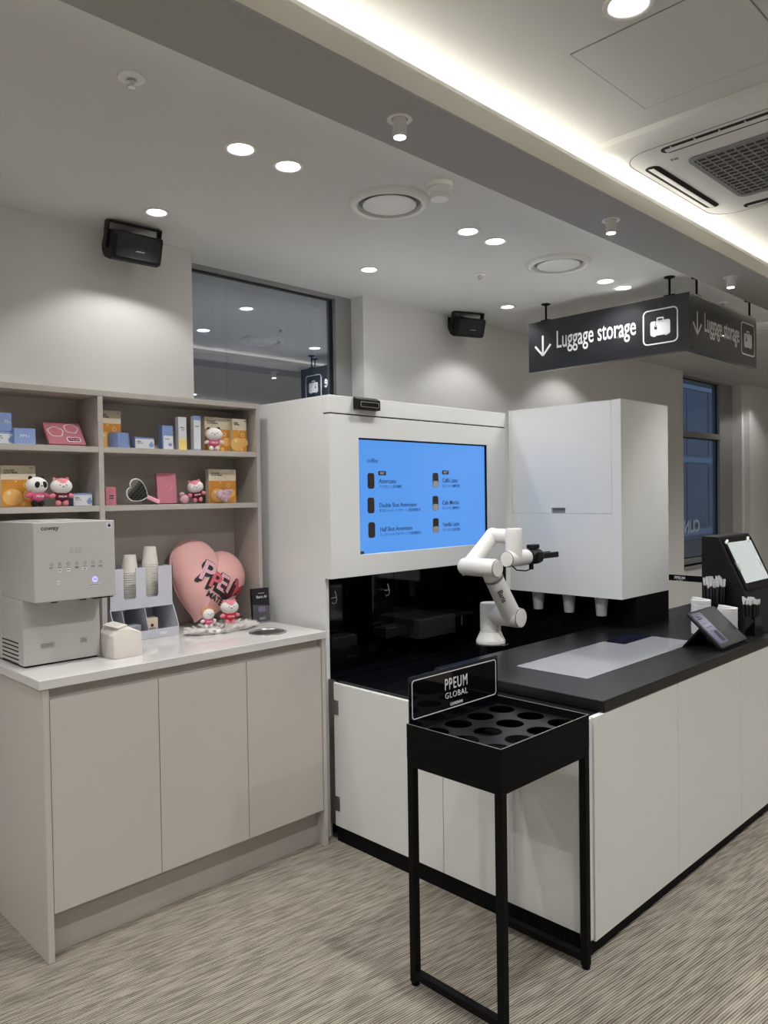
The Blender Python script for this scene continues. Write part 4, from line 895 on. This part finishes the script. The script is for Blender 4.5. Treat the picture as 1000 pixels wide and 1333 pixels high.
def plush(label, x, y, z, h, shirt, skin, cheek, earc, kind, yaw=0, group='plush toys', roll=0):
    t = thing('plush_toy', label, 'plush toy', (x, y, z), group)
    R = Matrix.Translation((x, y, z)) @ Matrix.Rotation(math.radians(yaw), 4, 'Z') @ Matrix.Rotation(math.radians(roll), 4, 'Y')
    S = h
    B = lambda nm, c, r, m, rot=None, par=t: MB().ball([q*S for q in c], [q*S for q in r], 20, 12, rot).build(nm, m, par, smooth=True, xf=R)
    B('torso', (0, 0, .33), (.235, .16, .19), shirt)
    for s in (-1, 1):
        B('leg', (s*.12, -.03, .105), (.095, .11, .105), skin if kind != 'panda' else M_BLK)
        B('arm', (s*.29, -.03, .36), (.13, .08, .08), shirt if kind == 'panda' else skin, Euler((0, s*.35, 0)))
        B('sleeve', (s*.19, -.01, .40), (.10, .09, .09), shirt, Euler((0, s*.4, 0)))
    hd = B('head', (0, 0, .68), (.36 if kind != 'bear' else .31, .26, .275), cheek)
    if kind == 'fox':
        B('crown', (0, .015, .735), (.31, .262, .232), skin, None, hd)
    if kind == 'bear':
        for k in range(9):
            a = PI*(.0+1.0*k/8); B('mane', (.26*math.cos(a), .04, .70+.24*math.sin(a)), (.10, .11, .10), earc, None, hd)
    for s in (-1, 1):
        B('ear', (s*.20, .02, .905 if kind != 'bear' else .90), (.075, .05, .085), earc, Euler((0, s*.4, 0)), hd)
        if kind == 'panda': B('eye_patch', (s*.125, -.222, .70), (.09, .045, .105), M_BLK, Euler((0, s*-.3, 0)), hd)
        B('eye', (s*.10, -.254 if kind != 'panda' else -.263, .72), (.020, .012, .020), M_BLK if kind != 'panda' else M_DARK, None, hd)
    B('nose', (0, -.266, .665), (.030, .016, .020), M_BLK, None, hd)
    pt = R @ Vector((0, -.168*S, .30*S)); u_ = R.to_3x3() @ UX; v_ = R.to_3x3() @ UZ
    text('lettering', 'PPEUM', pt, u_, v_, .09*S, M_PRINTW, t, 1, .001*S, 'CENTER', fit=.26*S)
    return t
mane = mat('tan plush', (196, 142, 84), .95, noise=.2, nscale=120, bump=.5, bscale=500)
zf = WZ+.0196
plush('small tan bear plush in a pink shirt on the fluffy mat', aty(271, 800, 2.885).x, 2.885, zf, .088, M_SHIRTP, M_PLW, M_PLW, mane, 'bear', -10)
plush('pink plush with white cheeks in a red shirt on the fluffy mat', aty(299, 795, 2.895).x, 2.895, zf, .112, M_SHIRTR, M_PINK, M_PLW, M_PINK, 'fox', -14)
# boxed leaflet holder
t = thing('leaflet_holder', 'black leaflets in a clear stand at the end of the worktop', 'leaflet holder', (2.075, 2.935, WZ))
a0 = Vector((2.040, 2.925, WZ+.001)); lu = Vector((.985, -.17, 0)).normalized(); lv = Vector((0, .10, .99)); lv = (lv-lu*lv.dot(lu)).normalized(); ln = lu.cross(lv)
M_LEAF = mat('black glossy print', (.012, .010, .016), .25)
lf = MB().prism([(0, .006), (.085, .006), (.085, .158), (0, .158)], a0, lu, lv, -ln*.022).build('leaflets', M_LEAF, t)
MB().prism(rrect(.036, .026, .006, 3, .045, .062), a0+ln*.0003, lu, lv, ln*.0004).build('picture', mat('violet print', (.22, .14, .34), .4, noise=.5, nscale=60), lf)
text('lettering', 'Baris AI', a0+lu*.046+lv*.112+ln*.0004, lu, lv, .018, M_PRINTW, lf, fit=.05)
for b in (.135, .022, .016): MB().prism(rrect(.03, .0015, .0005, 1, .046, b), a0+ln*.0003, lu, lv, ln*.0003).build('print_line', M_PRINTW, lf)
M_CLR = glassmat('clear acrylic', (.95, .95, .96), .03)
MB().prism([(-.002, .0), (.089, .0), (.089, .075), (-.002, .085)], a0+ln*.003, lu, lv, ln*.0015).build('acrylic_front', M_CLR, t)
MB().prism([(0, 0), (.025, 0), (.025, .006), (0, .006)], a0-ln*.022, ln, lv, lu*.087).build('acrylic_foot', M_CLR, t)

# ------------------------------------------------------------------ goods on the shelves
YS = 3.022                                     # front plane of most goods
GB = 'cosmetic cartons on the shelves'
def carton(name, label, px0, px1, pyt, zb, depth, m, y=YS, yaw=0, group=GB, cat='carton', lean=0):
    pm = (px0+px1)/2; a, b = aty(px0, pyt, y), aty(px1, pyt, y); zt = aty(pm, pyt, y).z
    w_ = b.x-a.x; h = zt-zb; o = Vector(((a.x+b.x)/2, y+depth/2, zb))
    R = Matrix.Translation(o) @ Matrix.Rotation(math.radians(yaw), 4, 'Z') @ Matrix.Rotation(math.radians(lean), 4, 'X')
    t = thing(name, label, cat, o, group)
    MB().box(-w_/2, w_/2, -depth/2, depth/2, 0.0005, h).build('box_body', m, t, bevel=.0008, xf=R)
    return t, R, w_, h, -depth/2
def panel(g, nm, x0, x1, z0, z1, m, off=.0004):
    t, R, w_, h, yf_ = g; return MB().box(-w_/2+w_*x0, -w_/2+w_*x1, yf_-off, yf_-off+.0003, max(h*z0, .0012), h*z1).build(nm, m, t, xf=R)
def disc(g, nm, x, z, r, m, off=.0008, sx=1):
    t, R, w_, h, yf_ = g; return MB().prism([(a*sx, b) for a, b in circle(r*h, 18)], (-w_/2+w_*x, yf_-off, h*z), UX, UZ, (0, .0003, 0)).build(nm, m, t, xf=R)
def word(g, s_, x, z, size, m, fit=None, align='LEFT', off=.001):
    t, R, w_, h, yf_ = g; r3 = R.to_3x3()
    text('lettering', s_, R @ Vector((-w_/2+w_*x, yf_-off, h*z)), r3 @ UX, r3 @ UZ, size, m, t, 1, .0001, align, .0002, fit=fit)
def maskbox(label, px0, px1, pyt, zb, y=YS, depth=.028):
    g = carton('mask_carton', label, px0, px1, pyt, zb, depth, M_CREAM, y)
    panel(g, 'printed_panel', .005, .995, .0, .66, M_ORANGE)
    disc(g, 'serum_print', .32, .24, .20, M_ORANGE2, .0010, 1.15); disc(g, 'serum_print', .80, .30, .13, M_ORANGE2, .0012, 1.1); disc(g, 'serum_print', .62, .08, .06, M_ORANGE2, .0012)
    M_SH = mat('pale serum shine', (250, 226, 170), .3)
    disc(g, 'bubble_print', .70, .52, .055, M_SH, .0014); disc(g, 'bubble_print', .70, .52, .042, M_ORANGE, .0016); disc(g, 'bubble_print', .22, .34, .05, M_SH, .0014); disc(g, 'bubble_print', .42, .62, .018, M_SH, .0014)
    word(g, 'COLLAGEN', .08, .86, .010, M_INK, fit=g[2]*.30); word(g, 'GLOW MASK', .08, .805, .010, M_INK, fit=g[2]*.40); word(g, 'PPS+', .82, .925, .006, M_ICON)
    return g
def bluewhite(label, px0, px1, pyt, zb, depth, y=YS, split=.82, yaw=0):
    g = carton('cream_carton', label, px0, px1, pyt, zb, depth, M_BLUEBOX, y, yaw)
    panel(g, 'printed_panel', .0, 1.0, .0, split, M_CARDW); disc(g, 'jar_print', .84, .34, .20, M_BLUEBOX, .0008, 1.1); disc(g, 'jar_print', .86, .58, .06, M_BLUEBOX, .0008, 1.6)
    word(g, 'PPS+', .10, .56, .010, M_INK, fit=g[2]*.22); word(g, 'repair cream', .10, .46, .006, M_ICON, fit=g[2]*.30); return g
# upper left bay
g = bluewhite('blue and white carton under a blue carton at the left picture edge', -6, 18, 561.5, Z1, .05)
ztop = g[3]+Z1
g2 = carton('cream_carton', 'blue carton stacked on a blue and white carton at the left edge', -8, 15, 537, ztop+.0003, .05, M_BLUEBOX); word(g2, 'PPS+', .55, .42, .018, M_PRINTW, fit=g2[2]*.36)
g = carton('cream_carton', 'plain blue carton left of the pink sticker box on the top shelf', 18.5, 46, 557.5, Z1, .045, M_BLUEBOX, YS-.02); word(g, 'PPS+', .5, .42, .018, M_PRINTW, fit=g[2]*.46, align='CENTER')
# pink flat box leaning back, with white-edged stickers
a = aty(66, 580, YS).x; b = aty(114, 580, YS).x; o = Vector(((a+b)/2, YS+.01, Z1+.010))
g = thing('sticker_box', 'flat pink box with white-edged stickers leaning on the top shelf', 'gift box', o); w_ = b-a
R = Matrix.Translation(o) @ Matrix.Rotation(math.radians(-38), 4, 'X')
sk = Matrix.Shear('XZ', 4, (-.18, 0)) if False else Matrix.Identity(4)
MB().box(-w_/2, w_/2, 0, .014, 0, .115).build('box_body', M_PINKBOX, g, bevel=.0008, xf=R)
def blob(nm, x, z, r, m, off, k=5, ph=0, sx=1.15):
    MB().prism([(r*sx*(1+.05*math.sin(k*q+ph))*math.cos(q), r*(1+.05*math.sin(k*q+ph))*math.sin(q)) for q in [2*PI*j/36 for j in range(36)]], (x*w_, -off, z*.115), UX, UZ, (0, .0003, 0)).build(nm, m, g, xf=R)
M_ROSE = mat('rose print', (214, 128, 140), .6, noise=.25, nscale=120)
for x, z, r, ph in ((-.23, .55, .027, 0), (.22, .72, .025, 1.2)):
    blob('sticker', x, z, r, M_PRINTW, .0006, 5, ph); blob('sticker_print', x, z, r*.84, M_ROSE, .0010, 5, ph)
MB().prism(rrect(.056, .026, .008, 4, .20*w_, .025), (0, -.0006, 0), UX, UZ, (0, .0003, 0)).build('sticker', M_PRINTW, g, xf=R)
MB().prism(rrect(.046, .017, .004, 4, .20*w_, .025), (0, -.0010, 0), UX, UZ, (0, .0003, 0)).build('sticker_print', M_SHIRTM, g, xf=R)
r3 = R.to_3x3(); text('lettering', 'PPEUM', R @ Vector((.20*w_, -.0014, .020)), r3 @ UX, r3 @ UZ, .013, M_PINKLT, g, 1, .0001, 'CENTER', fit=.038)
# upper right bay
maskbox('amber mask carton half hidden by the shelf divider', 127, 157, 534.5, Z1, 3.06)
g = carton('cream_carton', 'blue cube carton turned at an angle, in front of an amber carton', 147.5, 168, 563, Z1, .046, M_BLUEBOX, YS, 26); word(g, 'PPS+', .9, .45, .010, M_PRINTW, fit=.01)
bluewhite('blue and white carton in the middle of the right top shelf', 176, 200.5, 569.5, Z1, .045, split=.86)
g = carton('serum_carton', 'tall blue carton with a white lower label on the top shelf', 211, 225, 554, Z1, .035, M_BLUEBOX)
panel(g, 'printed_panel', .12, 1.0, .02, .58, M_CARDW); disc(g, 'jar_print', .72, .22, .07, M_BLUEBOX, .0008, 1.2); word(g, 'PPS+', .25, .42, .007, M_INK, fit=g[2]*.4)
g = carton('tube_carton', 'slim white carton fading to yellow at its foot', 232, 242.5, 543, Z1, .028, M_CARDW, YS-.01)
panel(g, 'printed_panel', 0, 1, 0, .30, mat('lemon print', (244, 222, 130), .5)); panel(g, 'printed_panel', 0, 1, .30, .40, mat('pale lemon print', (240, 232, 190), .5)); word(g, 'PPS+', .2, .66, .008, M_INK, fit=g[2]*.55); word(g, 'cream', .3, .60, .006, M_INK, fit=g[2]*.4)
g = carton('tube_carton', 'slim white carton with blue ends beside the cat plush', 252, 261, 541.5, Z1, .028, M_CARDW, YS-.01)
panel(g, 'printed_panel', 0, 1, .88, 1, M_BLUEBOX); panel(g, 'printed_panel', 0, 1, 0, .05, M_BLUEBOX); word(g, 'PPS+', .2, .68, .008, M_INK, fit=g[2]*.55)
maskbox('amber mask carton directly behind the white cat plush', 266, 302, 543.5, Z1, 3.045); maskbox('amber mask carton at the right end of the top shelf', 302.5, 320.5, 545.5, Z1, 3.022)
def plx(px, y): return aty(px, 600, y).x
M_EARD = mat('grey plush', (70, 66, 66), .9)
plush('white cat plush in a pink shirt on the top shelf', plx(279, 2.998), 2.998, Z1+.001, .108, M_SHIRTP, M_PLW, M_PLW, M_EARD, 'cat', -22)
# lower left bay
maskbox('large amber mask carton behind the panda plush', .5, 46, 606, Z2, 3.05)
plush('panda plush in a pink shirt on the lower shelf', plx(47, 2.998), 2.998, Z2+.001, .118, M_SHIRTP, M_PLW, M_PLW, M_BLK, 'panda', 14)
plush('pink plush with white cheeks in a maroon shirt beside the panda', plx(79, 2.998), 2.998, Z2+.001, .113, M_SHIRTM, M_PINK, M_PLW, M_PINK, 'fox', -6)
bluewhite('blue and white carton beside the divider on the lower shelf', 95.5, 120, 642, Z2, .045, split=.86)
# lower right bay
g = carton('gift_carton', 'small pink carton behind the heart mirror', 137.5, 151, 634, Z2, .04, M_PINKBOX, YS); disc(g, 'logo_print', .55, .46, .10, M_INK, .0008, 1.7); word(g, 'PPEUM', .55, .42, .008, M_PINKLT, fit=g[2]*.6, align='CENTER')
g = carton('gift_book', 'upright pink box leaning behind the heart mirror', 206, 230, 616, Z2+.0025, .022, M_PINKBOX, 3.04, -6, lean=-6); disc(g, 'drawing_print', .42, .50, .075, M_ROSE, .0008, 1.2); disc(g, 'drawing_print', .62, .55, .085, M_PINKLT, .0006, 1.2); disc(g, 'drawing_print', .62, .55, .075, M_PINKBOX, .0008, 1.2)
# heart hand mirror leaning on the handle
hm = thing('heart_mirror', 'heart-shaped hand mirror with a pale pink handle', 'hand mirror', (plx(180, 3.0), 3.0, Z2))
mc = aty(180, 640, 3.005); S_ = .052; rot = math.radians(60)
def mpt(x, y, d=0): X_ = x*math.cos(rot)-y*math.sin(rot); Z_ = x*math.sin(rot)+y*math.cos(rot); return mc+Vector((X_, d+.25*Z_, Z_))
hh = [(x*S_, y*S_) for x, y in heart(60)]
MB().loft([[mpt(x, y, .004) for x, y in hh], [mpt(x, y, -.002) for x, y in hh]]).build('mirror_back', M_PRINTW, hm)
MB().loft([[mpt(x*.93, y*.93, -.0022) for x, y in hh], [mpt(x*.93, y*.93, -.0028) for x, y in hh]]).build('mirror_glass', mat('silvered mirror', (.55, .57, .56), .02, metal=1), hm)
tip = min(hh, key=lambda p: p[1]); d2 = Vector((tip[0], tip[1])).normalized()
e0 = mpt(tip[0]*.92, tip[1]*.92); hang = Vector((.80, 0, -.42)).normalized(); e1 = e0+hang*.062; e1.z = max(e1.z, Z2+.010)
dd = (e1-e0).normalized(); nn = Vector((-dd.z, 0, dd.x))*.0085
MB().loft([[e0+nn, e1+nn, e1-nn, e0-nn], [p+Vector((0, .008, 0)) for p in (e0+nn, e1+nn, e1-nn, e0-nn)]]).build('handle', M_PINKLT, hm, bevel=.003)
# small pouch toy and tilted plush
pt_ = MB().ball((plx(239, 3.0), 3.0, Z2+.0205), (.020, .014, .020), 16, 10).ball((plx(236, 3.0), 3.0, Z2+.042), (.012, .010, .010), 12, 8).build('plush_charm', mat('pink and white speckled plush', (224, 160, 172), .9, noise=.6, nscale=110), smooth=True); setp(pt_, 'tiny speckled pink plush charm beside the leaning plush', 'charm')
plush('tilted pink plush in a maroon shirt on the right lower shelf', plx(257, 2.998), 2.998, Z2+.007, .100, M_SHIRTM, M_PINK, M_PLW, M_PINK, 'fox', -18, roll=-10)
maskbox('amber mask carton at the right end of the lower shelf', 271.5, 307, 611, Z2, 3.045)
mb = MB(); c = aty(291, 644, 3.01)
for dx, dz, r in ((-.028, .004, .020), (-.018, .014, .014), (.012, .010, .022), (.028, .016, .014), (-.008, -.010, .020), (.012, -.012, .018), (-.03, -.006, .010), (.0, -.022, .013)): mb.ball((c.x+dx, 3.0, Z2+.036+dz), (r, .008, r*.85), 12, 8)
cp = mb.build('plush_charm', mat('pink white and black speckled plush', (228, 170, 182), .9, noise=.75, nscale=70), smooth=True); setp(cp, 'flat pink speckled plush charm in front of the right lower amber carton', 'charm')

# ------------------------------------------------------------------ street outside the windows
t = thing('office_building', 'grey-blue office building seen through the far window', 'building', (24, 11, 0))
M_FAC = mat('grey facade panel', (.34, .35, .37), .6, noise=.2, nscale=.6); M_PANE = mat('blue tinted facade glass', (.17, .21, .26), .2); M_MUL = mat('pale mullion', (.6, .66, .72), .5)
box('facade', 16, 40, 11, 14, -2, 16, M_FAC, t)
for k in range(14):
    for j in range(5): box('facade_pane', 16.3+1.7*k, 17.8+1.7*k, 10.96, 11.0, .3+2.4*j, 2.4+2.4*j, M_PANE, t)
for j in range(6): box('floor_band', 16, 40, 10.9, 10.98, 2.45+2.4*j-2.4, 2.62+2.4*j-2.4, M_MUL, t)
t = thing('street_building', 'dark building standing opposite the big window', 'building', (7, 9, 0))
box('facade', 2, 13, 9, 12, -2, 9, M_FAC, t)
for k in range(6):
    for j in range(3): box('facade_pane', 2.3+1.8*k, 3.9+1.8*k, 8.96, 9.0, .3+2.6*j, 2.5+2.6*j, M_PANE, t)
struct('ground', MB().box(-10, 60, 3.9, 30, -.3, -.1), mat('asphalt', (.05, .05, .06), .9), 'street surface outside the windows')
